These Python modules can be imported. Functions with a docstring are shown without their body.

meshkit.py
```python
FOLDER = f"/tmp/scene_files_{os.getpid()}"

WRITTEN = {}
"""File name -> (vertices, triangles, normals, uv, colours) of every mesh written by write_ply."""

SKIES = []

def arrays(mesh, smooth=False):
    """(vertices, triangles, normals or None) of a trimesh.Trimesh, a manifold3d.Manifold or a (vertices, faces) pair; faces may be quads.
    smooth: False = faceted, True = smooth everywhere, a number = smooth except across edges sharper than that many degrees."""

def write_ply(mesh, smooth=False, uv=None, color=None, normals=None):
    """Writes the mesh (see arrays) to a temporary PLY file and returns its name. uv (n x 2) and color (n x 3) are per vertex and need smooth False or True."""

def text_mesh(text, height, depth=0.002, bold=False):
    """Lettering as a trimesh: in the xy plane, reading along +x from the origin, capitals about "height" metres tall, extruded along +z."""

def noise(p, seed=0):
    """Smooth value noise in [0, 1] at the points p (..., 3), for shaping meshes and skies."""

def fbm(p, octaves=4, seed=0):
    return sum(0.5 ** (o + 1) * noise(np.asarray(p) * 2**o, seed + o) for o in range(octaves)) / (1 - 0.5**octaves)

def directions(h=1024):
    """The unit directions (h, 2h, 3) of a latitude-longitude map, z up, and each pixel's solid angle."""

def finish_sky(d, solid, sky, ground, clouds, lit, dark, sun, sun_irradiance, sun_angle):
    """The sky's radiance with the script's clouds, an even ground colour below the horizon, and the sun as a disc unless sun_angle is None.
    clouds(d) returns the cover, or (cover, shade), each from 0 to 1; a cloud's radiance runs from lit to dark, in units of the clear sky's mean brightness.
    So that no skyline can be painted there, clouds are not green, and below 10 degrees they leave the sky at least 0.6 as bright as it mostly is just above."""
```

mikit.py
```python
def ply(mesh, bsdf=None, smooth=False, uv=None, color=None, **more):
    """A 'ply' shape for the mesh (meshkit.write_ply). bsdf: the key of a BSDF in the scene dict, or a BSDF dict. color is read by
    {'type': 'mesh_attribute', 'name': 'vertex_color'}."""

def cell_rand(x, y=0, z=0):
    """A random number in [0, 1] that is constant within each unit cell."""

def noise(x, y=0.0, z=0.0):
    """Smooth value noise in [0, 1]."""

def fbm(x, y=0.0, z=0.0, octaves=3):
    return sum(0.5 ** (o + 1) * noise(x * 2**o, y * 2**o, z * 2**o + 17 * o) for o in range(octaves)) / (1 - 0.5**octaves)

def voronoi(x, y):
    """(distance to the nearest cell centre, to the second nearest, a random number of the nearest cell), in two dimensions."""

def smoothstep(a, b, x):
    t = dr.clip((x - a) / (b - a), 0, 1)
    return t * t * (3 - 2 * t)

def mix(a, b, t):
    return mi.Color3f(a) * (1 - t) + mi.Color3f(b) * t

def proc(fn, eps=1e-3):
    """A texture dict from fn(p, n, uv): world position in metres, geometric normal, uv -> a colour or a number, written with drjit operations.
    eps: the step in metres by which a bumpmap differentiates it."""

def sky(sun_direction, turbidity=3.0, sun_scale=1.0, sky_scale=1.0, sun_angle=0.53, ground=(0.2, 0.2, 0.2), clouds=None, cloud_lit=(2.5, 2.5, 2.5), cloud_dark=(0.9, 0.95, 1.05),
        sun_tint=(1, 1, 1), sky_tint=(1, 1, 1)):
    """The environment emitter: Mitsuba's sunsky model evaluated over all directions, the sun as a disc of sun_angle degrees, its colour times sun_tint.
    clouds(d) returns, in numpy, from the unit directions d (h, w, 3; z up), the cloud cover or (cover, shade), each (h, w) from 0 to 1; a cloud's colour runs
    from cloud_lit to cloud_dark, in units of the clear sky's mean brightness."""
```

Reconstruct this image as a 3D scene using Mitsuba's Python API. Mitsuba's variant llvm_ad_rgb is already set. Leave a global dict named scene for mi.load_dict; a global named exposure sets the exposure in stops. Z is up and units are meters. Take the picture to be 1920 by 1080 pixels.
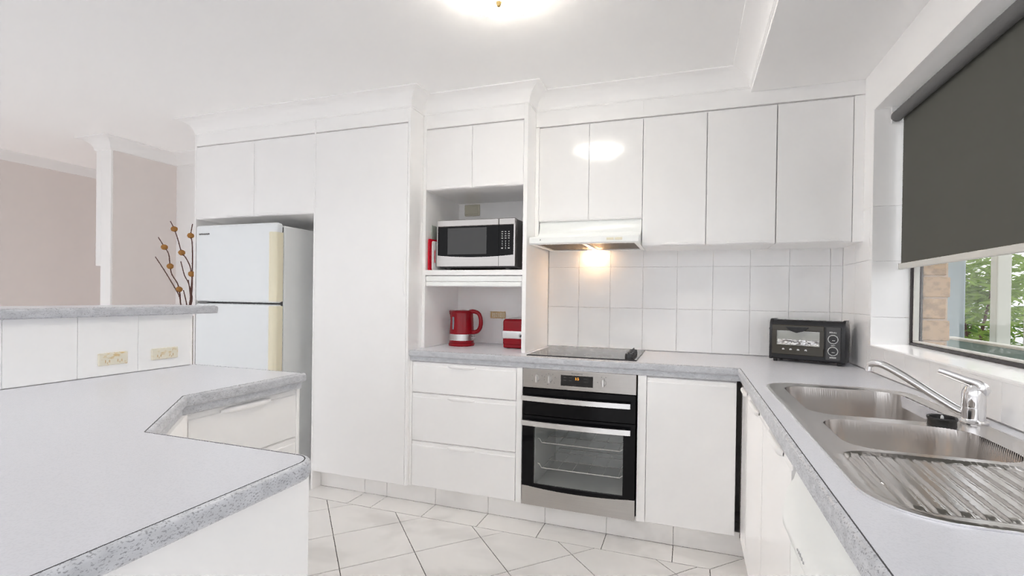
import math, random
import numpy as np, trimesh, drjit as dr
import mitsuba as mi
import mikit, meshkit
from mikit import proc, noise, fbm, smoothstep, mix
from shapely.geometry import Polygon, box as sbox, Point
from shapely import affinity
from scipy.spatial import Delaunay

random.seed(7)
rng = np.random.default_rng(7)
scene, labels = {}, {}

# ------------------------------------------------------------------ camera, sky, exposure
exposure = 3.5


def camera_matrix(yaw, pitch, roll, eye):
    w = np.array([-math.sin(yaw) * math.cos(pitch), math.cos(yaw) * math.cos(pitch), math.sin(pitch)])
    r = np.array([math.cos(yaw), math.sin(yaw), 0.0])
    d = np.cross(w, r)
    right, down = r * math.cos(roll) - d * math.sin(roll), r * math.sin(roll) + d * math.cos(roll)
    m = np.eye(4)
    m[:3, 0], m[:3, 1], m[:3, 2], m[:3, 3] = -right, -down, w, eye
    return mi.ScalarTransform4f(m.tolist())


scene['camera'] = {'type': 'perspective', 'fov': math.degrees(2 * math.atan(960 / 898.6874)), 'fov_axis': 'x',
                   'near_clip': 0.02, 'far_clip': 200.0,
                   'principal_point_offset_x': -30.8974 / 1920, 'principal_point_offset_y': -21.4969 / 1080,
                   'to_world': camera_matrix(.3229, -.0063, .0139, [0, 0, 1.2193])}
scene['sky'] = mikit.sky((0.3, -0.5, 0.8), turbidity=4, sun_scale=0.0, sky_scale=1.0, ground=(.70, .70, .70),
                         clouds=lambda d: np.full(d.shape[:2], 0.97), cloud_lit=(1.0, 1.0, 1.015), cloud_dark=(.9, .9, .92))
LAMP, HOOD = 1.75, 8.5

# ------------------------------------------------------------------ materials


def rgb(c):
    return {'type': 'rgb', 'value': list(c)}


def mat(name, color, rough=.5, metallic=0.0, spec=.5, bump=None, bscale=1.0, **k):
    b = {'type': 'principled', 'base_color': color if isinstance(color, dict) else rgb(color), 'roughness': rough, 'specular': spec, **k}
    if metallic:
        b['metallic'] = metallic
    if bump is not None:
        b = {'type': 'bumpmap', 'tex': bump, 'scale': bscale, 'bsdf': b}
    scene[name] = {'type': 'twosided', 'bsdf': b}
    return name


def f_speck(p, n, uv):
    a = noise(p.x * 380, p.y * 380, p.z * 380)
    b = noise(p.x * 700 + 7, p.y * 700, p.z * 700)
    t = smoothstep(.52, .78, a * .6 + b * .4)
    c = mix((.44, .45, .475), (.58, .59, .62), noise(p.x * 60, p.y * 60, p.z * 60))
    return mix(c, (.27, .275, .30), t)


def f_speck_top(p, n, uv):
    a = noise(p.x * 500, p.y * 500, p.z * 500)
    return mix((.565, .57, .605), (.54, .545, .58), smoothstep(.45, .8, a))


def f_marble(p, n, uv):
    a = fbm(p.x * 3 + 2 * fbm(p.x * 2, p.y * 2, p.z * 2), p.y * 5, p.z * 4, octaves=4)
    return mix((.80, .785, .77), (.70, .685, .67), smoothstep(.45, .72, a))


T45, TX, TY = .3331, -1.6859, 1.9819


def f_floor_far(p, n, uv):
    u = ((p.x - TX) + (p.y - TY)) / (T45 * math.sqrt(2))
    v = ((p.x - TX) - (p.y - TY)) / (T45 * math.sqrt(2))
    du, dv = dr.abs(u - dr.round(u)), dr.abs(v - dr.round(v))
    g = 1 - smoothstep(.004, .008, dr.minimum(du, dv))
    return mix(f_marble(p, n, uv), (.16, .15, .145), g)


def f_tile_bump(p, n, uv):
    return fbm(p.x * 9, p.y * 9, p.z * 9, octaves=3) + .15 * noise(p.x * 45, p.y * 45, p.z * 45)


def f_ceiling_bump(p, n, uv):
    return fbm(p.x * 28, p.y * 55, p.z * 28, octaves=3)


def f_brick(p, n, uv):
    a = fbm(p.x * 40, p.y * 40, p.z * 40, octaves=3)
    return mix((.52, .35, .21), (.38, .25, .15), smoothstep(.4, .75, a))


def f_outlet(p, n, uv):
    a = fbm(p.x * 30, p.y * 45 + 3, p.z * 60, octaves=3)
    return mix((.74, .70, .58), (.62, .47, .24), smoothstep(.52, .72, a))


def f_brushed(p, n, uv):
    a = noise(p.x * 6, p.y * 6, p.z * 900)
    return mix((.46, .44, .425), (.52, .50, .48), a)


def f_foil(p, n, uv):
    return fbm(p.x * 70, p.y * 70, p.z * 70, octaves=2)


mat('m_white_gloss', (.86, .852, .845), .12, spec=.5)
mat('m_white_door', (.86, .852, .845), .10, spec=.32)
mat('m_white_satin', (.86, .852, .845), .35)
mat('m_carcass', (.80, .79, .78), .3)
mat('m_gap_shade', (.10, .09, .085), .8)  # dark colour standing in for the shade in a gap
mat('m_wall_white', (.86, .852, .845), .8, spec=.2)
mat('m_wall_beige', (.77, .715, .69), .85, spec=.15)
mat('m_cornice', (.88, .872, .865), .7, spec=.2)
mat('m_ceiling', (.88, .872, .865), .9, spec=.1, bump=proc(f_ceiling_bump, 2e-3), bscale=.0022)
mat('m_tile', (.87, .868, .865), .07, spec=.5, bump=proc(f_tile_bump, 2e-3), bscale=.004)
mat('m_tile_flat', (.84, .835, .83), .12, spec=.5)
mat('m_grout', (.66, .65, .64), .9)
mat('m_kick_grout', (.30, .29, .28), .9)
mat('m_floor_tile', proc(f_marble), .22, spec=.45)
mat('m_floor_far', proc(f_floor_far), .25, spec=.4)
mat('m_floor_grout', (.13, .12, .115), .9)
mat('m_laminate_top', proc(f_speck_top), .28, spec=.5)
mat('m_laminate_edge', proc(f_speck), .35, spec=.4)
mat('m_joint', (.05, .05, .055), .6)
mat('m_steel', proc(f_brushed), .28, metallic=1.0)
mat('m_sink', (.60, .575, .555), .20, metallic=1.0)
mat('m_chrome', (.88, .88, .89), .04, metallic=1.0)
mat('m_silver', (.80, .80, .80), .22, metallic=.9)
mat('m_black_glass', (.006, .006, .007), .03, spec=.12)
mat('m_hob_glass', (.012, .010, .010), .02, spec=.8)
mat('m_black', (.018, .018, .02), .3, spec=.5)
mat('m_black_gloss', (.014, .014, .016), .16, spec=.4)
mat('m_dark_grey', (.055, .055, .057), .35)
mat('m_enamel_grey', (.34, .365, .36), .35)
mat('m_fridge', (.74, .765, .78), .25, spec=.45)
mat('m_fridge_side', (.76, .775, .775), .4, spec=.4)
mat('m_yellowed', (.74, .69, .53), .35)
mat('m_red', (.26, .005, .012), .12, spec=.3)
mat('m_red_board', (.60, .01, .03), .4)
mat('m_grey_board', (.38, .42, .38), .3)
mat('m_white_plastic', (.80, .80, .80), .3)
mat('m_white_enamel', (.83, .845, .83), .2)
mat('m_outlet', proc(f_outlet), .4)
mat('m_outlet_beige', (.56, .53, .43), .5)
mat('m_socket_dark', (.10, .08, .06), .6)
mat('m_blind', (.105, .106, .094), .85, spec=.2)
mat('m_blind_roller', (.12, .12, .12), .6)
mat('m_alu_cream', (.62, .61, .57), .4)
mat('m_frame_black', (.025, .02, .02), .35)
mat('m_brick', proc(f_brick), .85, spec=.2)
mat('m_mortar', (.55, .44, .33), .9)
mat('m_filter', (.22, .19, .16), .4, metallic=.6)
mat('m_print_dark', (.16, .16, .16), .6)
mat('m_print_mid', (.38, .38, .39), .5)
mat('m_print_light', (.55, .55, .55), .5)
mat('m_stem', (.10, .045, .035), .7)
mat('m_bud', (.36, .17, .04), .7)
mat('m_vase', (.45, .42, .38), .4)
mat('m_rubber', (.012, .012, .012), .45)
mat('m_gauge', (.20, .21, .25), .1)
mat('m_post', (.42, .50, .54), .5)
mat('m_post_pale', (.66, .67, .60), .6)
mat('m_render_wall', (.30, .42, .40), .8)
mat('m_far_wall', (.55, .52, .46), .8)
mat('m_ground', (.40, .40, .38), .9)
mat('m_foil', (.75, .75, .75), .22, metallic=1.0, bump=proc(f_foil, 2e-3), bscale=.02)
mat('m_wire', (.75, .74, .70), .2, metallic=1.0)
mat('m_screen_grey', (.045, .045, .046), .08, spec=.35)
mat('m_steel_plain', (.66, .65, .64), .3, metallic=1.0)
mat('m_outlet_tan', (.55, .40, .22), .5)
mat('m_door_brown', (.045, .04, .03), .15, spec=.6)
mat('m_lining', (.40, .41, .38), .5)
mat('m_brass', (.65, .45, .18), .25, metallic=1.0)
mat('m_screen', (.012, .012, .012), .1)
scene['m_glass'] = {'type': 'thindielectric', 'int_ior': 1.5}
scene['m_leaf'] = {'type': 'principledthin', 'base_color': rgb((.24, .36, .08)), 'roughness': .5, 'diff_trans': .9}
scene['m_leaf_dark'] = {'type': 'principledthin', 'base_color': rgb((.12, .22, .05)), 'roughness': .5, 'diff_trans': .8}

# ------------------------------------------------------------------ mesh helpers


def fix(m):
    if m.volume < 0:
        m.invert()
    return m


def cat(*ms):
    flat = []
    for m in ms:
        flat += list(m) if isinstance(m, (list, tuple)) else [m]
    return trimesh.util.concatenate(flat)


def hull(pts):
    return trimesh.convex.convex_hull(np.asarray(pts, float))


def cbox(x0, x1, y0, y1, z0, z1, c=.0015):
    """A box with chamfered edges."""
    x0, x1, y0, y1, z0, z1 = min(x0, x1), max(x0, x1), min(y0, y1), max(y0, y1), min(z0, z1), max(z0, z1)
    c = min(c, .45 * min(x1 - x0, y1 - y0, z1 - z0))
    if c <= 0:
        return trimesh.creation.box(bounds=[[x0, y0, z0], [x1, y1, z1]])
    pts = []
    for sx in (0, 1):
        for sy in (0, 1):
            for sz in (0, 1):
                X, Y, Z = (x0, x1)[sx], (y0, y1)[sy], (z0, z1)[sz]
                dx, dy, dz = (c, -c)[sx], (c, -c)[sy], (c, -c)[sz]
                pts += [(X, Y + dy, Z + dz), (X + dx, Y, Z + dz), (X + dx, Y + dy, Z)]
    return hull(pts)


def rbox(x0, x1, y0, y1, z0, z1, r, n=4):
    """A box with all edges rounded by r."""
    a = np.linspace(0, math.pi / 2, n)
    pts = []
    for sx in (-1, 1):
        for sy in (-1, 1):
            for sz in (-1, 1):
                c = np.array([x0 + r if sx < 0 else x1 - r, y0 + r if sy < 0 else y1 - r, z0 + r if sz < 0 else z1 - r])
                for t in a:
                    for q in a:
                        pts.append(c + r * np.array([sx * math.cos(t) * math.cos(q), sy * math.cos(t) * math.sin(q), sz * math.sin(t)]))
    return hull(pts)


def prism(poly, z0, z1):
    """Extrude a shapely polygon along z."""
    m = trimesh.creation.extrude_polygon(poly, z1 - z0, engine='earcut')
    m.apply_translation([0, 0, z0])
    return m


def prism_axis(points, a0, a1, axis):
    """Extrude a polygon along x or y; its points are (y, z) for axis x and (x, z) for axis y."""
    m = trimesh.creation.extrude_polygon(Polygon(points), a1 - a0, engine='earcut')
    v = m.vertices.copy()
    if axis == 'x':
        m.vertices = np.column_stack([v[:, 2] + a0, v[:, 0], v[:, 1]])
    else:
        m.vertices = np.column_stack([v[:, 0], v[:, 2] + a0, v[:, 1]])
    return fix(m)


def rrect(x0, x1, y0, y1, r, q=8):
    return sbox(x0 + r, y0 + r, x1 - r, y1 - r).buffer(r, quad_segs=q)


def lathe(profile, center=(0, 0, 0), n=32):
    """Revolve (radius, z) points around z; open profiles get closed by radius 0 ends of their own."""
    profile = np.asarray(profile, float)
    k = len(profile)
    a = np.arange(n) / n * 2 * math.pi
    v = np.concatenate([np.column_stack([r * np.cos(a), r * np.sin(a), np.full(n, z)]) for r, z in profile])
    f = []
    for i in range(k - 1):
        for j in range(n):
            p, q = i * n + j, i * n + (j + 1) % n
            f += [(p, q, q + n), (p, q + n, p + n)]
    m = trimesh.Trimesh(v + np.asarray(center, float), f, process=True)
    m.update_faces(m.nondegenerate_faces())
    return fix(m)


def orient(m, axis, at=(0, 0, 0)):
    """Turn a mesh built along +z so that it points along axis, then move it."""
    m = m.copy()
    m.apply_transform(trimesh.geometry.align_vectors([0, 0, 1], np.asarray(axis, float) / np.linalg.norm(axis)))
    m.apply_translation(at)
    return m


def tube(path, r, n=10, cap=True, squash=None):
    path = np.asarray(path, float)
    rad = np.broadcast_to(np.asarray(r, float), (len(path),))
    t = np.gradient(path, axis=0)
    t /= np.linalg.norm(t, axis=1, keepdims=True)
    ref = np.array([0, 0, 1.0]) if abs(t[:, 2]).max() < .95 else np.array([.3, 1.0, .2])
    rings = []
    for p, d, R in zip(path, t, rad):
        u = np.cross(d, ref)
        u /= np.linalg.norm(u)
        w = np.cross(u, d)
        a = np.arange(n) / n * 2 * math.pi
        s = squash or (1, 1)
        rings.append(p + R * (s[0] * np.cos(a)[:, None] * u + s[1] * np.sin(a)[:, None] * w))
    v = np.concatenate(rings)
    f = []
    for i in range(len(path) - 1):
        for j in range(n):
            p, q = i * n + j, i * n + (j + 1) % n
            f += [(p, q, q + n), (p, q + n, p + n)]
    if cap:
        v = np.vstack([v, path[0], path[-1]])
        b = (len(path) - 1) * n
        for j in range(n):
            f += [(len(v) - 2, (j + 1) % n, j), (len(v) - 1, b + j, b + (j + 1) % n)]
    return fix(trimesh.Trimesh(v, f, process=False))


def curve(points, n=24):
    """A smooth curve (Catmull-Rom) through the points."""
    P = np.asarray(points, float)
    P = np.vstack([2 * P[0] - P[1], P, 2 * P[-1] - P[-2]])
    out = []
    seg = len(P) - 3
    for s in np.linspace(0, seg, n):
        i = min(int(s), seg - 1)
        t = s - i
        a, b, c, d = P[i:i + 4]
        out.append(.5 * (2 * b + (c - a) * t + (2 * a - 5 * b + 4 * c - d) * t * t + (3 * b - a - 3 * c + d) * t ** 3))
    return np.array(out)


def capflip(prof, idx, t):
    """Whether a cap triangle runs against the profile, so that the caps close the swept sides."""
    p, q, r = (prof[idx[i]] for i in t)
    cross = (q[0] - p[0]) * (r[1] - p[1]) - (q[1] - p[1]) * (r[0] - p[0])
    x, z = prof[:, 0], prof[:, 1]
    ccw = (x * np.roll(z, -1) - z * np.roll(x, -1)).sum() > 0
    return (cross > 0) != ccw


def sweep(path, prof, side=1, closed=False):
    """Sweep a closed profile of (outward, z) points along a plan polyline with mitred corners. side 1: outward is left of the direction."""
    P = np.asarray(path, float)
    d = np.diff(P, axis=0)
    d /= np.linalg.norm(d, axis=1, keepdims=True)
    nrm = np.column_stack([-d[:, 1], d[:, 0]]) * side
    N = []
    for i in range(len(P)):
        if i == 0:
            N.append(nrm[0])
        elif i == len(P) - 1:
            N.append(nrm[-1])
        else:
            b = nrm[i - 1] + nrm[i]
            b /= np.linalg.norm(b)
            N.append(b / max(.2, b @ nrm[i]))
    prof = np.asarray(prof, float)
    k = len(prof)
    ring_at = [np.column_stack([P[i, 0] + N[i][0] * prof[:, 0], P[i, 1] + N[i][1] * prof[:, 0], prof[:, 1]]) for i in range(len(P))]
    v, f, first, last = [ring_at[0]], [], 0, 0
    for i in range(len(P) - 1):
        if i > 0 and d[i - 1] @ d[i] < .93:              # a sharp corner: the next stretch starts with vertices of its own
            v.append(ring_at[i])
            last = len(v) - 1
        v.append(ring_at[i + 1])
        p0, q0 = last * k, (len(v) - 1) * k
        for j in range(k):
            j2 = (j + 1) % k
            f += [(p0 + j, p0 + j2, q0 + j2), (p0 + j, q0 + j2, q0 + j)]
        last = len(v) - 1
    o_end = last * k
    v = np.concatenate(v)
    capv, capf = trimesh.creation.triangulate_polygon(Polygon(prof), engine='earcut')
    if len(capv) == k or True:
        # match cap vertices back to the profile
        idx = [int(np.argmin(np.abs(prof - c).sum(1))) for c in capv[:, :2]]
        for a, b, c in capf:
            o = o_end
            fl = capflip(prof, idx, (a, b, c))
            f.append((idx[a], idx[b], idx[c]) if fl else (idx[a], idx[c], idx[b]))
            f.append((o + idx[a], o + idx[c], o + idx[b]) if fl else (o + idx[a], o + idx[b], o + idx[c]))
    f = np.array(f)
    m = trimesh.Trimesh(v, f, process=False)
    if m.volume < 0:
        m.invert()
    return m


def place(m, origin, rz):
    m = m.copy()
    m.apply_transform(trimesh.transformations.rotation_matrix(rz, [0, 0, 1]))
    m.apply_translation(origin)
    return m


# ------------------------------------------------------------------ scene-graph helpers
used = {}


def key_for(name, parent=None):
    base = (parent + '__' if parent else '') + name
    k = used.get(base, -1) + 1
    used[base] = k
    return base if k == 0 else f'{base}_{k:03d}'


def thing(name, label, category, group=None, kind=None):
    k = key_for(name)
    labels[k] = {'label': label}
    if category:
        labels[k]['category'] = category
    if group:
        labels[k]['group'] = group
    if kind:
        labels[k]['kind'] = kind
    return k


def part(name, mesh, m, parent, smooth=False, label=None, kind=None, **more):
    k = key_for(name, parent)
    scene[k] = mikit.ply(mesh, m, smooth=smooth, **more)
    if label or kind:
        labels[k] = {}
        if label:
            labels[k]['label'] = label
        if kind:
            labels[k]['kind'] = kind
    return k


def single(name, mesh, m, label, category, smooth=False, group=None, kind=None, **more):
    k = thing(name, label, category, group, kind)
    scene[k] = mikit.ply(mesh, m, smooth=smooth, **more)
    return k


def struct(name, mesh, m, label=None, smooth=False):
    k = key_for(name)
    scene[k] = mikit.ply(mesh, m, smooth=smooth)
    labels[k] = {'kind': 'structure'}
    if label:
        labels[k]['label'] = label
    return k


def face(side, plane):
    """Maps (along, out, z) to the world for a front that faces south (-y), west (-x), east (+x) or north."""
    def go(m):
        v = m.vertices
        u, o, z = v[:, 0].copy(), v[:, 1].copy(), v[:, 2].copy()
        m = m.copy()
        if side == 'S':
            m.vertices = np.column_stack([u, plane - o, z])
        elif side == 'W':
            m.vertices = np.column_stack([plane - o, u, z])
        elif side == 'E':
            m.vertices = np.column_stack([plane + o, u, z])
        else:
            m.vertices = np.column_stack([u, plane + o, z])
        return fix(m)
    return go


def front_panel(u0, u1, z0, z1, t=.018, lip=None):
    """A laminate front in (along, out, z): its face at out = 0, with a soft bevel along the edge that carries the grip."""
    c = .002
    if lip == 'top':
        pr = [(-t, z0), (-c, z0), (0, z0 + c), (0, z1 - .024), (-.003, z1 - .020), (-.003, z1 - .004), (-.008, z1), (-t, z1)]
    elif lip == 'bottom':
        pr = [(-t, z0), (-.006, z0), (-.002, z0 + .005), (0, z0 + .018), (0, z1 - c), (-c, z1), (-t, z1)]
    else:
        pr = [(-t, z0), (-c, z0), (0, z0 + c), (0, z1 - c), (-c, z1), (-t, z1)]
    return prism_axis(pr, u0, u1, 'x')


def grip(u0, u1, z0, z1, p=.012, vertical=False):
    """A moulded lip that swells out of a front: (along, out, z); its ends fade into the front."""
    n, k = 17, 9
    L0, L1 = (z0, z1) if vertical else (u0, u1)
    W0, W1 = (u0, u1) if vertical else (z0, z1)
    V, F = [], []
    for i in range(n):
        t = i / (n - 1)
        s = min(1, min(t, 1 - t) / .16)
        s = s * s * (3 - 2 * s)
        for j in range(k):
            a = math.pi * j / (k - 1)
            q = (W0 + W1) / 2 - math.cos(a) * (W1 - W0) / 2 * (.55 + .45 * s)
            V.append((L0 + (L1 - L0) * t, -.002 + (p * s + .002) * math.sin(a) ** .7, q))
    for i in range(n - 1):
        for j in range(k - 1):
            a = i * k + j
            F += [(a, a + 1, a + k + 1), (a, a + k + 1, a + k)]
        F += [(i * k, i * k + k, i * k + 2 * k - 1), (i * k, i * k + 2 * k - 1, i * k + k - 1)]
    V = np.array(V)
    if vertical:
        V = V[:, [2, 1, 0]]
    m = trimesh.Trimesh(V, F, process=False)
    trimesh.repair.fix_normals(m)
    return m

# ------------------------------------------------------------------ the room
CEIL, XW, YW, YB, YP, YM, YU = 2.385, .784, 2.984, 2.420, 2.397, 2.538, 2.678
REAR = -.8      # the room goes on behind the camera to a wide opening

struct('floor', cbox(-5.7, 1.1, REAR, 4.6, -.12, -.003, 0), 'm_floor_far', 'pale floor tiles laid diagonally with dark joints')
G = .0021        # half a joint


def floor_piece(poly, tone=0):
    poly = poly.buffer(-G, join_style=2)
    if poly.is_empty or poly.geom_type != 'Polygon' or poly.area < 2e-4:
        return
    part('tile', prism(poly, -.008, 0), 'm_floor_tile', 'floor')


part('grout_bed', cbox(-3.05, .29, -.36, 2.476, -.0045, -.0022, 0), 'm_floor_grout', 'floor')
region = sbox(-3.05, -.35, .108, 2.309)
d = T45 * math.sqrt(.5)
cells = []
for i in range(-16, 20):
    for j in range(-16, 20):
        pts = [(TX + (a + b) * d, TY + (a - b) * d) for a, b in ((i, j), (i + 1, j), (i + 1, j + 1), (i, j + 1))]
        c = Polygon(pts).intersection(region)
        if c.geom_type == 'Polygon' and c.area > 4e-4:
            cells.append(c)
for c in cells:
    floor_piece(c)
KX = [-2.209, -1.87, -1.71, -1.38, -1.048, -.716, -.386, -.056, .275]
for a, b in zip(KX[:-2], KX[1:-1]):
    floor_piece(sbox(a, 2.309, b, 2.472))
floor_piece(Polygon([(-.056, 2.309), (.108, 2.309), (.275, 2.472), (-.056, 2.472)]))
floor_piece(Polygon([(.108, 2.309), (.108, 2.14), (.275, 2.14), (.275, 2.472)]))
for k in range(7):
    floor_piece(sbox(.108, 2.14 - .3315 * (k + 1), .275, 2.14 - .3315 * k))
for a, b in ((-2.54, -2.209), (-2.87, -2.54)):
    floor_piece(sbox(a, 2.309, b, 2.472))

struct('ceiling', cbox(-5.7, 1.1, REAR, 4.6, CEIL, CEIL + .1, 0), 'm_ceiling', 'white textured ceiling')
part('bulkhead', cbox(.285, XW + .14, REAR, YW + .02, 2.277, CEIL + .01, 0), 'm_wall_white', 'ceiling', label='flat lowered bulkhead along the window wall')

struct('wall_back', cbox(-4.21, 1.1, YW + .007, YW + .2, 0, CEIL + .05, 0), 'm_grout', 'wall behind the cooktop with white tiles')
# splashback: 198 mm x 252 mm tiles with recessed joints
for i in range(-1, 8):
    x0, x1 = -.663 + .1983 * i, -.663 + .1983 * (i + 1)
    x1 = min(x1, XW)
    for z0, z1 in ((.904, 1.156), (1.156, 1.408), (1.408, 1.515)):
        part('tile', cbox(x0 + .0007, x1 - .0007, YW, YW + .009, z0 + .0007, z1 - .0007, .0008), 'm_tile', 'wall_back')

# the window wall on the right
WY0, WY1, WZ0, WZ1 = -.22, 2.557, 1.022, 2.087  # the window's near end is added out of view, to let in light
wr = key_for('wall_right')
labels[wr] = {'kind': 'structure', 'label': 'white wall with the window above the sink'}
T = .13
scene[wr] = mikit.ply(cat(cbox(XW + .007, XW + T, WY1 + .007, YW + .2, 0, CEIL, 0), cbox(XW + .007, XW + T, -.32, WY0, 0, CEIL, 0),
                          cbox(XW + .007, XW + T, WY0, WY1 + .007, 0, WZ0 - .007, 0)), 'm_grout')
part('plaster', cat(cbox(XW, XW + T, WY0, WY1, WZ1, CEIL, 0), cbox(XW, XW + T, WY1, YW + .01, 1.65, CEIL, 0), cbox(XW, XW + T, -.32, WY0, 0, CEIL, 0)), 'm_wall_white', wr)
part('reveal_plaster', cat(cbox(XW + .0005, XW + T + .06, WY1, WY1 + .02, 1.65, WZ1, 0), cbox(XW + .001, XW + T + .06, WY0 - .02, WY0, WZ0, WZ1, 0)), 'm_wall_white', wr)
ty = [YW - .198, YW - .396]
ytiles = [2.984, 2.786, 2.588, 2.557]
for a, b in zip(ytiles[1:], ytiles[:-1]):
    for z0, z1 in ((.904, 1.156), (1.156, 1.408), (1.408, 1.65)):
        part('tile', cbox(XW, XW + .009, a + .0006, b - .0006, z0 + .0006, z1 - .0006, .0008), 'm_tile', wr)
for z0, z1 in ((WZ0, 1.148), (1.148, 1.40), (1.40, 1.65)):          # the reveal beside the window
    part('tile', cbox(XW + .001, XW + T + .03, WY1, WY1 + .009, z0 + .0006, z1 - .0006, .0008), 'm_tile_flat', wr)
yy = 2.557
for k in range(16):                                                      # under the sill and on the sill
    a = max(2.39 - .2 * k, WY0)
    part('tile', cbox(XW, XW + .009, a + .0007, yy - .0007, .904, WZ0 - .0095, .0008), 'm_tile_flat', wr)
    part('tile', prism_axis([(XW - .003, WZ0 - .009), (XW + T + .03, WZ0 - .004), (XW + T + .03, WZ0 + .006), (XW + .002, WZ0 + .001), (XW - .003, WZ0 - .003)], a + .0006, yy - .0006, 'y'), 'm_tile_flat', wr)
    yy = a
    if a <= WY0:
        break

# the rooms to the left of the fridge
struct('wall_left', cbox(-5.62, -5.44, .5, 4.6, 0, CEIL, 0), 'm_wall_beige', 'beige wall of the next room')
struct('wall_light_block', cbox(-5.6, -4.2, 4.5, 4.6, 0, CEIL, 0), 'm_wall_beige', 'unseen end wall added to keep light out of the next room')  # added out of view to stop light spilling onto the beige wall
struct('wall_hall', cat(cbox(-4.314, -4.2, 2.475, 3.6, 0, CEIL, .004), cbox(-4.372, -4.314, 2.50, 3.6, 1.41, CEIL, 0)), 'm_wall_beige', 'beige wall beside the fridge alcove')
part('corner_post', cat(cbox(-4.316, -4.2, 2.462, 2.476, 0, CEIL - .08, .002), cbox(-4.372, -4.314, 2.462, 2.52, 1.41, CEIL - .08, .002)), 'm_wall_white', 'wall_hall', label='white painted end of the wall')
struct('wall_alcove', cbox(-4.21, -3.2, 2.955, YW + .1, 0, CEIL, 0), 'm_wall_white', 'pale strip of wall left of the fridge')

cove = [(-.01, 2.296), (.004, 2.296), (.006, 2.301)] + [(.088 - .079 * math.cos(a), 2.299 + .079 * math.sin(a)) for a in np.linspace(.03, math.pi / 2, 10)] + [(.093, CEIL - .006), (.093, CEIL + .004), (-.01, CEIL + .004)]
struct('trim_1', sweep([(-3.217, 2.99), (-3.217, YP), (-1.53, YP), (-1.53, YM), (-.865, YM), (-.865, YU), (.285, YU), (.285, REAR)], cove, -1), 'm_cornice', 'white cove cornice above the kitchen cupboards', 30)
struct('trim_2', sweep([(-4.372, 3.6), (-4.372, 2.462), (-4.2, 2.462), (-4.2, 2.955), (-3.217, 2.955)], cove, -1), 'm_cornice', 'white cove cornice above the wall end left of the fridge', 30)
struct('trim_3', sweep([(-5.44, 4.55), (-5.44, .5)], cove, -1), 'm_cornice', 'white cove cornice of the next room', 30)

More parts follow.
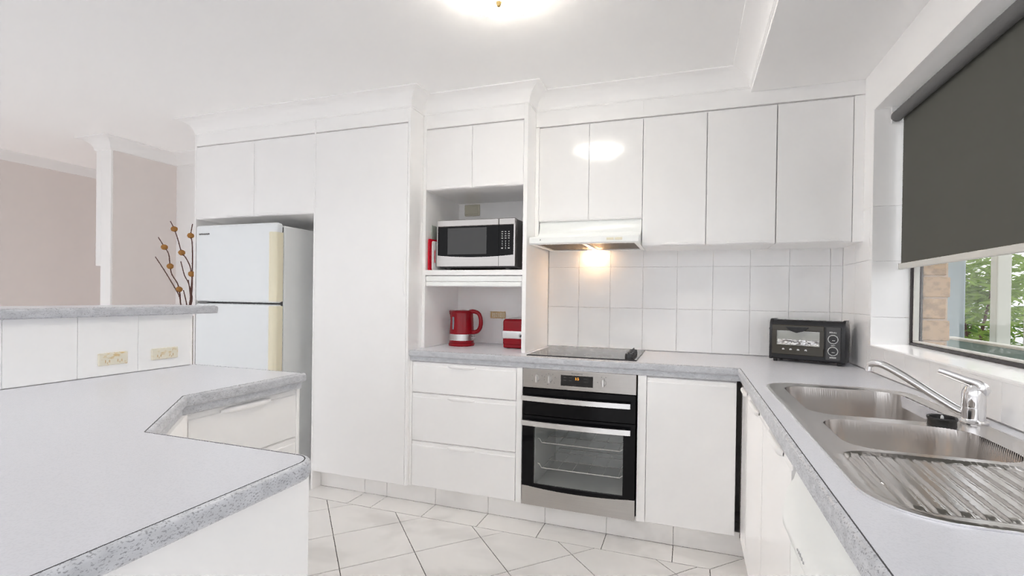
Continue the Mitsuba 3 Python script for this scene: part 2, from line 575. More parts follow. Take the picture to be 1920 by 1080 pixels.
# the window: black frame, a fixed pane
XG = .930
wk = key_for('window_1')
labels[wk] = {'kind': 'structure', 'label': 'black framed window above the sink'}
fy1 = WY1 - .001


def ring(x0, x1, y0, y1, z0, z1, w):
    return cat(cbox(x0, x1, y0, y1, z0, z0 + w, .002), cbox(x0, x1, y0, y1, z1 - w, z1, .002), cbox(x0, x1, y0, y0 + w, z0 + w, z1 - w, .002), cbox(x0, x1, y1 - w, y1, z0 + w, z1 - w, .002))


scene[wk] = mikit.ply(ring(XG, XG + .045, WY0, fy1, WZ0 + .006, WZ1, .012), 'm_frame_black')
part('sash', ring(XG + .008, XG + .030, WY0 + .012, fy1 - .012, WZ0 + .018, WZ1 - .012, .008), 'm_alu_cream', wk, label='cream inner edge of the sash')
gv = np.array([[XG + .018, WY0 + .018, WZ0 + .024], [XG + .018, fy1 - .018, WZ0 + .024], [XG + .018, fy1 - .018, WZ1 - .018], [XG + .018, WY0 + .018, WZ1 - .018]])
part('pane', trimesh.Trimesh(gv, [(0, 1, 2), (0, 2, 3)], process=False), 'm_glass', wk)

# the upstand between the kitchen and the bar, tiled on the kitchen side
UX = -2.060
struct('wall_bar', cbox(-2.19, UX - .007, -.4, 1.517, 0, 1.123, .001), 'm_grout', 'low tiled wall that carries the bar top')
part('render', cbox(-2.20, -2.19, -.4, 1.518, 0, 1.123, .001), 'm_wall_white', 'wall_bar')
part('end_panel', cbox(-2.20, UX, 1.5165, 1.524, 0, 1.123, .001), 'm_wall_white', 'wall_bar')
by = 1.517
for k in range(10):
    a = max(1.306 - .198 * k, -.4)
    part('tile', cbox(UX - .009, UX, a + .0006, by - .0006, .902, 1.1225, .0008), 'm_tile', 'wall_bar')
    by = a
    if a <= -.4:
        break

# ------------------------------------------------------------------ cupboards along the back
S_P, S_M, S_U, S_B = face('S', YP), face('S', YM), face('S', YU), face('S', YB)
kick = struct('trim_4', cbox(-2.2, .29, 2.4755, 2.50, 0, .112, 0), 'm_kick_grout', 'tiled plinth under the back cupboards')
for a, b in zip(KX[:-1], KX[1:]):
    part('tile', cbox(a + .001, b - .001, 2.470, 2.477, .001, .114, .001), 'm_floor_tile', kick)
part('end_tile', cbox(-2.212, -2.204, 2.41, 2.470, .001, .114, .001), 'm_tile_flat', kick)

# cupboard over the fridge
k = thing('fridge_top_cupboard', 'wide white two-door cupboard directly above the fridge', 'cupboard')
part('carcass', cat(cbox(-3.219, -2.2150, YP + .020, YW, 1.717, 2.30, .001), cbox(-3.235, -3.219, YP + .001, 2.95, 0.0, 2.30, .001)), 'm_carcass', k)
part('fascia', cbox(-3.217, -2.2150, YP, YP + .019, 2.216, 2.31, .001), 'm_white_satin', k)
xm = -2.700
for a, b in ((-3.217, xm), (xm, -2.2140)):
    dd = part('door', S_P(front_panel(a + .001, b - .001, 1.716, 2.208, lip='bottom')), 'm_white_door', k)
    c0 = b - .23 if a < -3 else a + .03
    part('grip', S_P(grip(c0, c0 + .2, 1.717, 1.735, .007)), 'm_white_door', dd, smooth=40)

# pantry
k = thing('pantry', 'tall white single-door pantry cupboard right of the fridge', 'cupboard')
part('carcass', cbox(-2.203, -1.5455, YP + .020, YW, .116, 2.30, .001), 'm_carcass', k)
part('side_panel', cbox(-1.545, -1.530, YP - .001, YW, .116, 2.31, .001), 'm_white_gloss', k)
part('side_panel', cbox(-2.2145, -2.2035, YP - .001, YW, .0, 2.31, .001), 'm_white_gloss', k)
part('fascia', cbox(-2.203, -1.5455, YP, YP + .019, 2.216, 2.31, .001), 'm_white_satin', k)
dd = part('door', S_P(front_panel(-2.2025, -1.5465, .117, 2.208)), 'm_white_door', k)
part('grip', S_P(grip(-1.566, -1.548, 1.21, 1.46, .009, vertical=True)), 'm_white_door', dd, smooth=40)

# microwave tower: two doors above, two open niches, all standing on the worktop
k = thing('niche_cupboard', 'tall white cupboard with two open niches standing on the worktop', 'cupboard')
part('side_panel', cbox(-1.529, -1.508, YM, YW, .901, 2.31, .001), 'm_white_gloss', k)
part('side_panel', cbox(-.889, -.865, YM, YW, .901, 2.31, .001), 'm_white_gloss', k)
part('back_panel', cbox(-1.508, -.889, YW - .008, YW, .901, 1.86, 0), 'm_white_gloss', k)
part('carcass', cbox(-1.508, -.889, YM + .02, YW - .008, 1.846, 2.30, .001), 'm_carcass', k)
part('fascia', cbox(-1.508, -.889, YM, YM + .018, 2.216, 2.31, .001), 'm_white_satin', k)
part('shelf', cbox(-1.508, -.889, YM, YW - .008, 1.338, 1.369, .002), 'm_white_gloss', k)
ds = part('roller_shutter', cat(cbox(-1.505, -.892, YM + .004, YM + .016, 1.301, 1.334, .004), cbox(-1.505, -.892, YM + .002, YM + .018, 1.272, 1.299, .005), cbox(-1.508, -.889, YM + .03, YM + .2, 1.29, 1.337, .003)), 'm_white_enamel', k, label='rolled up white slatted shutter')
for a, b, c0 in ((-1.507, -1.2065, -1.42), (-1.2045, -.890, -1.19)):
    dd = part('door', S_M(front_panel(a, b, 1.846, 2.208, lip='bottom')), 'm_white_door', k)
    part('grip', S_M(grip(c0, c0 + .2, 1.847, 1.864, .007)), 'm_white_door', dd, smooth=40)

# wall cupboards
k = thing('hood_cupboard', 'short white two-door wall cupboard above the range hood', 'cupboard')
part('carcass', cbox(-.864, -.2495, YU + .02, YW, 1.656, 2.30, .001), 'm_carcass', k)
part('fascia', cbox(-.864, -.2495, YU, YU + .018, 2.208, 2.31, .001), 'm_white_satin', k)
part('filler', cbox(-.864, -.842, YU, YU + .018, 1.555, 2.206, .001), 'm_white_satin', k)
for a, b, c0 in ((-.840, -.5475, -.60), (-.5455, -.2505, -.50)):
    dd = part('door', S_U(front_panel(a, b, 1.658, 2.200, lip='bottom')), 'm_white_door', k)
for (name, doors, label) in (('wall_cupboard', ((-.2485, .0765), (.0795, .4065)), 'tall white two-door wall cupboard right of the range hood'),
                             ('wall_cupboard', ((.4095, .7375),), 'single-door white wall cupboard in the corner by the window')):
    k = thing(name, label, 'cupboard', 'wall cupboards right of the hood')
    a0, b0 = doors[0][0], doors[-1][1]
    b1 = b0 if b0 < .6 else XW
    part('carcass', cbox(a0, b1, YU + .02, YW - .001, 1.503, 2.30, .001), 'm_carcass', k)
    part('fascia', cbox(a0 - .001 if b0 < .6 else .4095, b1 if b0 > .6 else .4095, YU, YU + .018, 2.208, 2.276, 0), 'm_white_satin', k)
    if b0 > .6:
        part('filler', cbox(.740, XW, YU, YU + .018, 1.503, 2.204, .001), 'm_white_satin', k)
    else:
        part('filler', cbox(a0 - .001, .285, YU + .0005, YU + .018, 2.27, 2.31, 0), 'm_white_satin', k)
    for n, (a, b) in enumerate(doors):
        dd = part('door', S_U(front_panel(a + .001, b - .001, 1.503, 2.200, lip='bottom')), 'm_white_door', k)
        c0 = a + .1
        part('grip', S_U(grip(c0, c0 + .19, 1.504, 1.520, .007)), 'm_white_door', dd, smooth=40)

# base cupboards along the back
k = thing('drawer_cabinet', 'white cabinet with three wide drawers under the kettle niche', 'drawers')
part('carcass', cbox(-1.5285, -.868, YB + .02, YW - .02, .114, .838, .001), 'm_carcass', k)
part('filler', cbox(-.870, -.837, YB, YB + .018, .114, .838, .001), 'm_white_satin', k)
part('filler', cbox(-1.5285, -1.514, YB, YB + .018, .114, .838, .001), 'm_white_satin', k)
for z0, z1 in ((.659, .836), (.380, .654), (.116, .375)):
    dd = part('drawer', S_B(front_panel(-1.511, -.873, z0, z1, lip='top')), 'm_white_door', k)
    part('grip', S_B(grip(-1.285, -1.115, z1 - .030, z1 - .006, .012)), 'm_white_door', dd, smooth=40)

k = thing('base_cupboard', 'white base cupboard with one door right of the oven', 'cupboard')
part('carcass', cbox(-.195, .2195, YB + .02, YW - .02, .114, .838, .001), 'm_carcass', k)
part('filler', cbox(-.233, -.191, YB, YB + .018, .114, .838, .001), 'm_white_satin', k)
dd = part('door', S_B(front_panel(-.188, .2165, .116, .832, lip='top')), 'm_white_door', k)

# sink cupboard in the right run, with its doors facing left
XR = .240
WR = face('W', XR)
k = thing('sink_cupboard', 'white cupboard with glossy doors under the sink', 'cupboard')
part('carcass', cat(cbox(XR + .02, XW - .01, 1.285, 2.4, .114, .70, .001), cbox(XR + .02, XR + .034, 1.285, 2.4, .69, .838, 0), cbox(XR + .02, XW - .01, 1.285, 1.20 + .10, .69, .74, 0)), 'm_carcass', k)
part('gap_shade_strip', cbox(XR - .001, XR + .02, 2.400, 2.4195, .114, .838, 0), 'm_gap_shade', k)  # dark strip in the corner gap, its shade put into the colour
for a, b in ((2.205, 2.398), (1.760, 2.202), (1.290, 1.757)):
    dd = part('door', WR(front_panel(a + .001, b - .001, .117, .832, lip='top')), 'm_white_door', k)
    m_ = (a + b) / 2
    h_ = min(.12, (b - a) * .4)
    part('grip', WR(grip(m_ - h_, m_ + h_, .800, .826, .014)), 'm_white_door', dd, smooth=40)
struct('trim_5', cbox(.275, .295, -.3, 2.475, 0, .113, .001), 'm_floor_tile', 'tiled plinth under the sink cupboards')

# dishwasher
k = thing('dishwasher', 'white dishwasher built in under the draining board', 'dishwasher')
part('body', cbox(XR + .03, XW - .03, .672, 1.275, .02, .836, .002), 'm_white_enamel', k)
part('door', cbox(XR - .004, XR + .028, .675, 1.272, .10, .655, .006), 'm_white_enamel', k)
pr = [(XR + .028, .660), (XR - .006, .660), (XR - .020, .690), (XR - .022, .720), (XR - .012, .775), (XR + .002, .800), (XR + .010, .832), (XR + .028, .832)]
part('control_panel', prism_axis(pr, .675, 1.272, 'y'), 'm_white_enamel', k, smooth=25)
ms = [cbox(XR - .0235, XR - .0205, 1.045 + .013 * i, 1.050 + .013 * i, .709, .709 + .7 * h, .0003) for i, h in enumerate((.006, .008, .010, .007, .005))]
part('lettering', cat(ms), 'm_print_mid', k)

# ------------------------------------------------------------------ worktops
EZ0, EZ1 = .863, .900
edge_prof = [(-.024, EZ0), (-.012, EZ0)] + [(-.012 + .012 * math.sin(a), EZ0 + .012 - .012 * math.cos(a)) for a in np.linspace(.2, math.pi / 2, 6)] + \
            [(-.009 + .009 * math.cos(a), EZ1 - .009 + .009 * math.sin(a)) for a in np.linspace(0, math.pi / 2, 6)] + [(-.0095, EZ1), (-.0095, EZ1 - .004), (-.024, EZ1 - .004)]
joint_prof = [(-.0118, .88), (-.0094, .88), (-.0094, .9002), (-.0118, .9002)]
low_prof = [(-.030, .839), (-.0125, .839), (-.0125, EZ0 + .002), (-.030, EZ0 + .002)]


def worktop(name, label, poly, path, side, hole=None, low=None):
    k = thing(name, label, 'worktop')
    ring_ = Polygon(offset_path(path, -.0116, side) + offset_path(path, .05, side)[::-1]).buffer(0)
    top = poly.difference(ring_)
    if hole is not None:
        top = top.difference(hole)
    part('top', prism(top, EZ0 + .001, .900), 'm_laminate_top', k)
    part('edge_strip', sweep(path, edge_prof, side), 'm_laminate_edge', k, smooth=40, label='speckled grey laminate edge')
    part('edge_joint', sweep(path, joint_prof, side), 'm_joint', k, label='thin dark joint line')
    part('lower_strip', sweep(low or path, low_prof, side), 'm_laminate_edge', k, label='speckled grey strip below the edge')
    return k


def offset_path(path, off, side):
    P = np.asarray(path, float)
    d_ = np.diff(P, axis=0)
    d_ /= np.linalg.norm(d_, axis=1, keepdims=True)
    nr = np.column_stack([-d_[:, 1], d_[:, 0]]) * side
    out = []
    for i in range(len(P)):
        if i == 0:
            N = nr[0]
        elif i == len(P) - 1:
            N = nr[-1]
        else:
            b = nr[i - 1] + nr[i]
            b /= np.linalg.norm(b)
            N = b / max(.2, b @ nr[i])
        out.append(tuple(P[i] + N * off))
    return out


YE, XE = 2.404, .2195
SX0, SX1, SY0, SY1 = .275, .735, .842, 2.052      # the sink's outline
worktop('worktop', 'L-shaped light grey laminate worktop with the sink and the cooktop', Polygon([(-1.5285, YW - .002), (-1.5285, YE), (XE, YE), (XE, -.3), (XW - .001, -.3), (XW - .001, YW - .002)]),
        [(-1.5285, YE), (XE, YE), (XE, -.3)], -1, hole=rrect(SX0 + .02, SX1 - .05, SY0 + .02, SY1 - .03, .09))

arc = [(-.727 + .048 * math.cos(a), .716 + .048 * math.sin(a)) for a in np.linspace(math.pi / 2, 0, 9)]
ppath = [(UX + .001, 1.545), (-1.455, 1.545), (-1.455, 1.061), (-1.161, .764)] + arc + [(-.683, -.3)]
ppoly = Polygon([(UX + .001, -.3)] + ppath)
worktop('peninsula_worktop', 'light grey laminate worktop of the peninsula in front of the bar', ppoly, ppath, 1, low=ppath[:4] + [(-.80, .764)])

k = thing('bar_top', 'narrow grey laminate bar top on the tiled upstand', 'bar top')
bp = rrect(-2.36, -2.030, -.4, 1.630, .02)
ring2 = [(-2.030, -.4)] + [(-2.05 + .02 * math.cos(a), 1.61 + .02 * math.sin(a)) for a in np.linspace(0, math.pi / 2, 6)] + [(-2.36, 1.63)]
part('top', prism(sbox(-2.36, -.4, -2.042, 1.618), 1.1235, 1.157), 'm_laminate_top', k)
dz = 1.157 - EZ1
part('edge_strip', sweep(ring2, [(a, max(b + dz, 1.1235)) for a, b in edge_prof], -1), 'm_laminate_edge', k, smooth=40, label='speckled grey laminate edge')
part('edge_joint', sweep(ring2, [(a, b + dz) for a, b in joint_prof], -1), 'm_joint', k)

# peninsula cupboards
E_I = face('E', -1.488)
k = thing('peninsula_drawer_cabinet', 'white drawer cabinet under the far leg of the peninsula', 'drawers')
part('carcass', cbox(UX + .01, -1.508, 1.085, 1.527, .10, .838, .001), 'm_carcass', k)
part('side_panel', cbox(UX + .01, -1.486, 1.528, 1.543, .0, .838, .001), 'm_white_satin', k)
for z0, z1 in ((.645, .836), (.375, .641), (.105, .371)):
    dd = part('drawer', E_I(front_panel(1.090, 1.527, z0, z1, lip='top')), 'm_white_door', k)
    part('grip', E_I(grip(1.20, 1.405, z1 - .032, z1 - .008, .014)), 'm_white_door', dd, smooth=40)
k = thing('peninsula_cupboard', 'white cupboard with a plain end panel under the near leg of the peninsula', 'cupboard')
part('carcass', prism(Polygon([(UX + .01, -.28), (UX + .01, 1.080), (-1.478, 1.080), (-1.176, .776), (-.742, .776), (-.742, -.28)]), .05, .838), 'm_carcass', k)
part('end_panel', cbox(-.741, -.720, -.28, .776, .0, .8615, .0015), 'm_white_satin', k)

# ------------------------------------------------------------------ fridge
k = thing('fridge', 'white two-door fridge with yellowed handle edges beside the pantry', 'fridge')
FX0, FX1, FY = -3.090, -2.406, 2.300
part('body', rbox(FX0 + .003, FX1 - .003, FY + .064, 2.935, .03, 1.642, .012), 'm_fridge_side', k, smooth=40)
part('seal', cbox(FX0 + .02, FX1 - .012, FY + .05, FY + .07, .09, 1.63, .001), 'm_dark_grey', k)
for name, z0, z1, h0, h1 in (('freezer_door', 1.157, 1.655, 1.165, 1.595), ('fridge_door', .09, 1.146, .62, 1.138)):
    dd = part(name, rbox(FX0, FX1, FY, FY + .055, z0, z1, .016), 'm_fridge', k, smooth=40)
    pr = [(FX1 - .058, FY + .001), (FX1 - .045, FY - .009), (FX1 - .028, FY - .013), (FX1 - .010, FY - .010), (FX1 + .001, FY + .002), (FX1 + .0025, FY + .012), (FX1 + .0025, FY + .050), (FX1 - .02, FY + .050), (FX1 - .04, FY + .008)]
    part('handle', prism(Polygon(pr), h0, h1), 'm_yellowed', dd, smooth=50, label='yellowed handle')
part('badge', cbox(-3.055, -2.965, FY - .003, FY + .001, 1.592, 1.602, .001), 'm_print_dark', k, label='small dark badge')
part('hinge_cover', cbox(FX0 + .02, FX0 + .10, FY + .004, FY + .05, 1.1465, 1.1565, .001), 'm_print_dark', k)
for sx in (FX0 + .06, FX1 - .06):
    for sy in (FY + .12, 2.86):
        part('foot', lathe([(0, 0), (.02, 0), (.02, .032), (0, .032)], (sx, sy, 0), 12), 'm_black', k)

# ------------------------------------------------------------------ oven
k = thing('oven', 'stainless steel and black glass built-in oven below the cooktop', 'oven')
OX0, OX1, OY = -.829, -.239, 2.404
cx, cw = (OX0 + OX1) / 2, OX1 - OX0


def bow(x, depth):          # the doors swell towards the room
    t = (np.asarray(x) - cx) / (cw / 2)
    return depth * (1 - t * t)


def bent(m, depth):
    m = m.copy()
    v = m.vertices
    v[:, 1] -= bow(v[:, 0], depth)
    m.vertices = v
    return m


def slab(x0, x1, y0, y1, z0, z1, n=16, sag=0.0):
    """A panel cut across into n strips so that it can be bent; sag lowers the middle of its lower edge."""
    xs = np.linspace(x0, x1, n + 1)
    V, F = [], []
    for x in xs:
        s = sag * (1 - ((x - (x0 + x1) / 2) / ((x1 - x0) / 2)) ** 2)
        V += [(x, y0, z0 - s), (x, y0, z1), (x, y1, z1), (x, y1, z0 - s)]
    for i in range(n):
        a, b = 4 * i, 4 * i + 4
        for j in range(4):
            p, q = j, (j + 1) % 4
            F += [(a + p, a + q, b + q), (a + p, b + q, b + p)]
    F += [(0, 2, 1), (0, 3, 2), (4 * n, 4 * n + 1, 4 * n + 2), (4 * n, 4 * n + 2, 4 * n + 3)]
    m = trimesh.Trimesh(V, F, process=False)
    trimesh.repair.fix_normals(m)
    return m


part('body', cat(cbox(OX0 + .006, OX1 - .006, OY + .022, OY + .034, .560, .838, 0), cbox(OX0 + .006, -.772, OY + .022, 2.90, .116, .60, 0), cbox(-.290, OX1 - .006, OY + .022, 2.90, .116, .60, 0),
                 cbox(-.772, -.290, OY + .022, 2.90, .116, .205, 0), cbox(-.772, -.290, 2.86, 2.90, .205, .60, 0), cbox(-.772, -.290, OY + .034, 2.90, .555, .60, 0)), 'm_dark_grey', k)
part('cavity', cat(cbox(-.772, -.765, OY + .03, 2.86, .205, .555, 0), cbox(-.297, -.290, OY + .03, 2.86, .205, .555, 0), cbox(-.765, -.297, 2.853, 2.86, .205, .555, 0),
                   cbox(-.765, -.297, OY + .03, 2.853, .205, .212, 0), cbox(-.765, -.297, OY + .036, 2.853, .548, .555, 0)), 'm_enamel_grey', k, label='grey enamel oven chamber')
for z in (.435, .300):
    ws = [tube([(-.760, OY + .06, z + .022), (-.750, OY + .06, z + .020), (-.738, OY + .06, z), (-.322, OY + .06, z), (-.310, OY + .06, z + .010), (-.300, OY + .06, z + .012)], .0028, 6)]
    ws += [tube([(x, OY + .06, z), (x, 2.83, z)], .0012, 5) for x in np.linspace(-.73, -.33, 6)]
    ws += [tube([(-.738, y, z), (-.322, y, z)], .002, 5) for y in (2.6, 2.75, 2.83)]
    part('rack', cat(ws), 'm_wire', k)
cp = part('control_panel', cat(cbox(OX0, OX1, OY, OY + .022, .739, .8385, .0015)), 'm_steel', k)
for x in (-.750, -.681, -.400):
    kn = orient(lathe([(0, 0), (.015, 0), (.015, .003), (.013, .005), (0, .005)], n=28), (0, -1, 0), (x, OY, .790))
    kk = part('knob', kn, 'm_steel', cp, smooth=40)
    part('knob_grip', hull([(x + sx * .005, OY - .006, .790 + sz * .021) for sx in (-1, 1) for sz in (-1, 1)] + [(x + sx * .003, OY - .026, .790 + sz * .017) for sx in (-1, 1) for sz in (-1, 1)]), 'm_silver', cp)
part('display', cbox(-.622, -.454, OY - .0015, OY + .002, .761, .816, .0008), 'm_screen', cp)
tm = meshkit.text_mesh('15', .013, .0006)
tm.apply_transform(trimesh.transformations.rotation_matrix(math.pi / 2, [1, 0, 0]))
tm.apply_translation([-.548, OY - .0016, .794])
scene['m_led'] = {'type': 'diffuse', 'reflectance': rgb((.8, .35, .05))}
part('digits', tm, 'm_led', cp, label='orange clock digits', emitter={'type': 'area', 'radiance': rgb((.12, .045, .006))})
dm = []
for xx, zz, w in [(-.60 + .03 * (i % 2), .804 - .014 * (i // 2), .016) for i in range(4)] + [(-.49 + .0, .803 - .016 * i, .022) for i in range(2)] + [(-.545, .769, .008)]:
    dm.append(cbox(xx - w / 2, xx + w / 2, OY - .002, OY - .0012, zz - .0015, zz + .0015, 0))
part('display_print', cat(dm), 'm_dark_grey', cp)
tm = meshkit.text_mesh('Westinghouse', .0062, .0005, bold=True)
tm.apply_transform(trimesh.transformations.rotation_matrix(math.pi / 2, [1, 0, 0]))
tm.apply_translation([-.566, OY - .0002, .8235])
part('lettering', tm, 'm_print_dark', cp)
mk = []
for x, angs in ((-.750, (150, 210, 30)), (-.681, (100, 130, 160, 190, 220, 250, 60, 20, 320)), (-.400, (110, 70, 180))):
    for a in angs:
        q = (x + .031 * math.cos(math.radians(a)), .790 + .029 * math.sin(math.radians(a)))
        mk.append(cbox(q[0] - .003, q[0] + .003, OY - .0005, OY + .001, q[1] - .0008, q[1] + .0008, 0))
        mk.append(cbox(q[0] - .0008, q[0] + .0008, OY - .0005, OY + .001, q[1] - .003, q[1] + .003, 0))
part('markings', cat(mk), 'm_print_dark', cp)
gd = part('grill_door', bent(slab(OX0 + .002, OX1 - .002, OY - .002, OY + .020, .598, .735), .010), 'm_black_glass', k, label='black glass grill door')
part('handle', cat(bent(slab(OX0 + .004, -.262, OY - .040, OY - .030, .677, .702), .014), cbox(-.80, -.79, OY - .034, OY - .002, .683, .696, 0), cbox(-.30, -.29, OY - .034, OY - .002, .683, .696, 0)), 'm_silver', gd, label='flat silver bar handle')
WXa, WXb, WZa, WZb = -.764, -.298, .232, .548
od = part('oven_door', bent(cat(slab(OX0 + .002, OX1 - .002, OY - .002, OY + .018, WZb, .594), slab(OX0 + .002, OX1 - .002, OY - .002, OY + .018, .222, WZa, sag=.012),
                               slab(OX0 + .002, WXa, OY - .002, OY + .018, WZa - .012, WZb, 4), slab(WXb, OX1 - .002, OY - .002, OY + .018, WZa - .012, WZb, 4)), .010), 'm_black_glass', k, label='black glass oven door with a large window')
gx = np.linspace(WXa - .001, WXb + .001, 13)
gv = np.array([(x, OY + .004 - bow(x, .010), z) for x in gx for z in (WZa - .01, WZb + .004)])
gf = [f for i in range(12) for f in ((2 * i, 2 * i + 2, 2 * i + 3), (2 * i, 2 * i + 3, 2 * i + 1))]
part('window_pane', trimesh.Trimesh(gv, gf, process=False), 'm_glass', od)
part('handle', cat(bent(slab(OX0 + .006, -.260, OY - .042, OY - .032, .548, .574), .014), cbox(-.80, -.79, OY - .036, OY - .002, .554, .567, 0), cbox(-.30, -.29, OY - .036, OY - .002, .554, .567, 0)), 'm_silver', od, label='flat silver bar handle')
part('bottom_panel', bent(slab(OX0, OX1, OY + .002, OY + .020, .118, .219), .003), 'm_steel', k, label='stainless steel panel under the door')

# ------------------------------------------------------------------ cooktop
k = thing('cooktop', 'black glass electric cooktop set into the worktop', 'cooktop')
part('frame', cbox(-.830, -.245, 2.459, 2.961, .9003, .9050, .001), 'm_black', k)
part('glass', cbox(-.827, -.248, 2.462, 2.958, .9003, .9062, .0015), 'm_hob_glass', k)
for i in range(4):
    y = 2.545 + .068 * i
    part('knob', cat(lathe([(0, 0), (.022, 0), (.022, .012), (.019, .022), (0, .023)], (-.292, y, .9062), 24), cbox(-.296, -.288, y - .020, y + .020, .925, .937, .003)), 'm_black', k, smooth=40)
zn = []
for (x, y, r) in ((-.70, 2.59, .09), (-.70, 2.83, .075), (-.46, 2.59, .075), (-.46, 2.83, .09)):
    zn.append(lathe([(r, 0), (r + .002, 0), (r + .002, .0004), (r, .0004), (r, 0)], (x, y, .906), 40))
part('zone_marks', cat(zn), 'm_print_dark', k)

# ------------------------------------------------------------------ range hood with its warm lamp
k = thing('range_hood', 'white slide-out range hood under the short wall cupboard', 'range hood')
HX0, HX1 = -.852, -.255
pr = [(2.978, 1.655), (2.700, 1.655), (2.698, 1.612), (2.685, 1.585), (2.655, 1.568), (2.610, 1.558), (2.556, 1.553), (2.547, 1.546), (2.545, 1.535), (2.546, 1.516), (2.552, 1.509), (2.565, 1.509), (2.565, 1.522), (2.978, 1.522)]
part('body', prism_axis(pr, -.839, -.2525, 'x'), 'm_white_enamel', k, smooth=30)
part('visor_end', prism_axis([(2.70, 1.552), (2.556, 1.552), (2.547, 1.545), (2.545, 1.535), (2.546, 1.516), (2.552, 1.509), (2.676, 1.509), (2.676, 1.552)], HX0, -.8385, 'x'), 'm_white_enamel', k)
part('under_frame', cat(cbox(-.838, -.815, 2.565, 2.975, 1.508, 1.523, .001), cbox(-.277, -.2545, 2.565, 2.975, 1.508, 1.523, .001), cbox(-.815, -.277, 2.93, 2.975, 1.508, 1.523, .001), cbox(-.558, -.534, 2.565, 2.93, 1.508, 1.523, .001)), 'm_white_enamel', k)
for a, b in ((-.814, -.559), (-.533, -.278)):
    bars = [cbox(a, b, 2.566, 2.929, 1.516, 1.521, 0)] + [cbox(a + .006 + (b - a - .02) * i / 26, a + .010 + (b - a - .02) * i / 26, 2.57, 2.925, 1.5135, 1.5165, 0) for i in range(27)]
    part('grease_filter', cat(bars), 'm_filter', k)
part('buttons', cat(cbox(-.420, -.382, 2.5425, 2.546, 1.525, 1.538, .001), cbox(-.376, -.337, 2.5425, 2.546, 1.525, 1.538, .001)), 'm_yellowed', k, label='two small yellowed switches')
part('screw', orient(lathe([(0, 0), (.004, 0), (.003, .002), (0, .002)], n=12), (0, -1, 0), (-.787, 2.546, 1.534)), 'm_print_dark', k)
part('lamp_cover', rbox(-.600, -.515, 2.936, 2.972, 1.500, 1.5085, .003), 'm_white_plastic', k, label='glowing lamp under the hood', emitter={'type': 'area', 'radiance': rgb((HOOD * 1.0, HOOD * .60, HOOD * .30))})

# ------------------------------------------------------------------ microwave
k = thing('microwave', 'stainless steel microwave oven with a dark glass door in the upper niche', 'microwave')
MX0, MX1, MYF, MZ0, MZ1 = -1.446, -.944, 2.566, 1.384, 1.668
part('housing', cbox(MX0 + .004, MX1 - .002, MYF + .03, 2.925, MZ0, MZ1 - .001, .004), 'm_dark_grey', k, label='dark grey metal housing')
xs = -1.045


def smile(x0, x1, zlo, zl, zr, sag, y0, y1):
    """A strip whose upper edge bows down towards its middle."""
    t = np.linspace(0, 1, 13)
    up = [(x0 + (x1 - x0) * a, zl + (zr - zl) * a - sag * 4 * ((x0 + (x1 - x0) * a - MX0) / (MX1 - MX0)) * (1 - (x0 + (x1 - x0) * a - MX0) / (MX1 - MX0))) for a in t]
    return prism_axis([(x0, zlo), (x1, zlo)] + up[::-1], y0, y1, 'y')


dr_ = part('door', cat(cbox(MX0, xs - .001, MYF, MYF + .03, 1.630, MZ1, .003), cbox(MX0, MX0 + .006, MYF + .001, MYF + .03, 1.40, 1.64, 0), smile(MX0, xs - .001, MZ0 + .008, 1.458, 1.458, .012, MYF, MYF + .03)), 'm_steel', k, label='stainless steel door frame')
part('door_glass', prism_axis([(MX0 + .006, 1.440), (xs - .001, 1.440), (xs - .001, 1.631), (MX0 + .006, 1.631)], MYF + .004, MYF + .028, 'y'), 'm_black_glass', dr_)
part('window_screen', cbox(-1.376, -1.122, MYF + .0028, MYF + .005, 1.463, 1.620, .0005), 'm_screen_grey', dr_)
cpn = part('control_panel', cat(cbox(xs + .001, MX1, MYF, MYF + .03, 1.630, MZ1, .003), cbox(MX1 - .010, MX1, MYF + .001, MYF + .03, 1.40, 1.64, 0), smile(xs + .001, MX1, MZ0 + .008, 1.458, 1.458, .012, MYF, MYF + .03)), 'm_steel', k)
part('panel_glass', cbox(xs + .001, MX1 - .010, MYF + .003, MYF + .028, 1.440, 1.631, 0), 'm_black_glass', cpn)
keys = []
for r in range(4):
    for c in range(3):
        x, z = -1.024 + .0205 * c, 1.590 - .0125 * r
        w = (.0055, .0045, .004, .0055)[(r + c) % 4]
        keys.append(cbox(x - w, x + w, MYF + .0018, MYF + .0035, z - .002, z + .002, 0))
for r, row in enumerate(('123', '456', '789', '-0-')):
    for c, ch in enumerate(row):
        x, z = -1.024 + .0205 * c, 1.536 - .0135 * r
        if ch == '-':
            keys.append(cbox(x - .0055, x + .0055, MYF + .0022, MYF + .0035, z - .003, z + .003, 0))
        else:
            t = meshkit.text_mesh(ch, .0075, .001, bold=True)
            t.apply_transform(trimesh.transformations.rotation_matrix(math.pi / 2, [1, 0, 0]))
            t.apply_translation([x - .003, MYF + .0032, z - .0037])
            keys.append(t)
part('keypad', cat(keys), 'm_print_light', cpn)
for x in (MX0 + .06, MX1 - .06):
    for y in (MYF + .05, 2.88):
        part('foot', lathe([(0, 0), (.016, 0), (.018, .016), (0, .016)], (x, y, 1.3692), 14), 'm_black', k)

# boards standing on edge beside the microwave
gb = single('chopping_board', rbox(-1.5055, -1.5000, 2.600, 2.90, 1.3693, 1.648, .0026), 'm_grey_board', 'grey chopping board on edge at the left wall of the upper niche', 'chopping board', smooth=40)


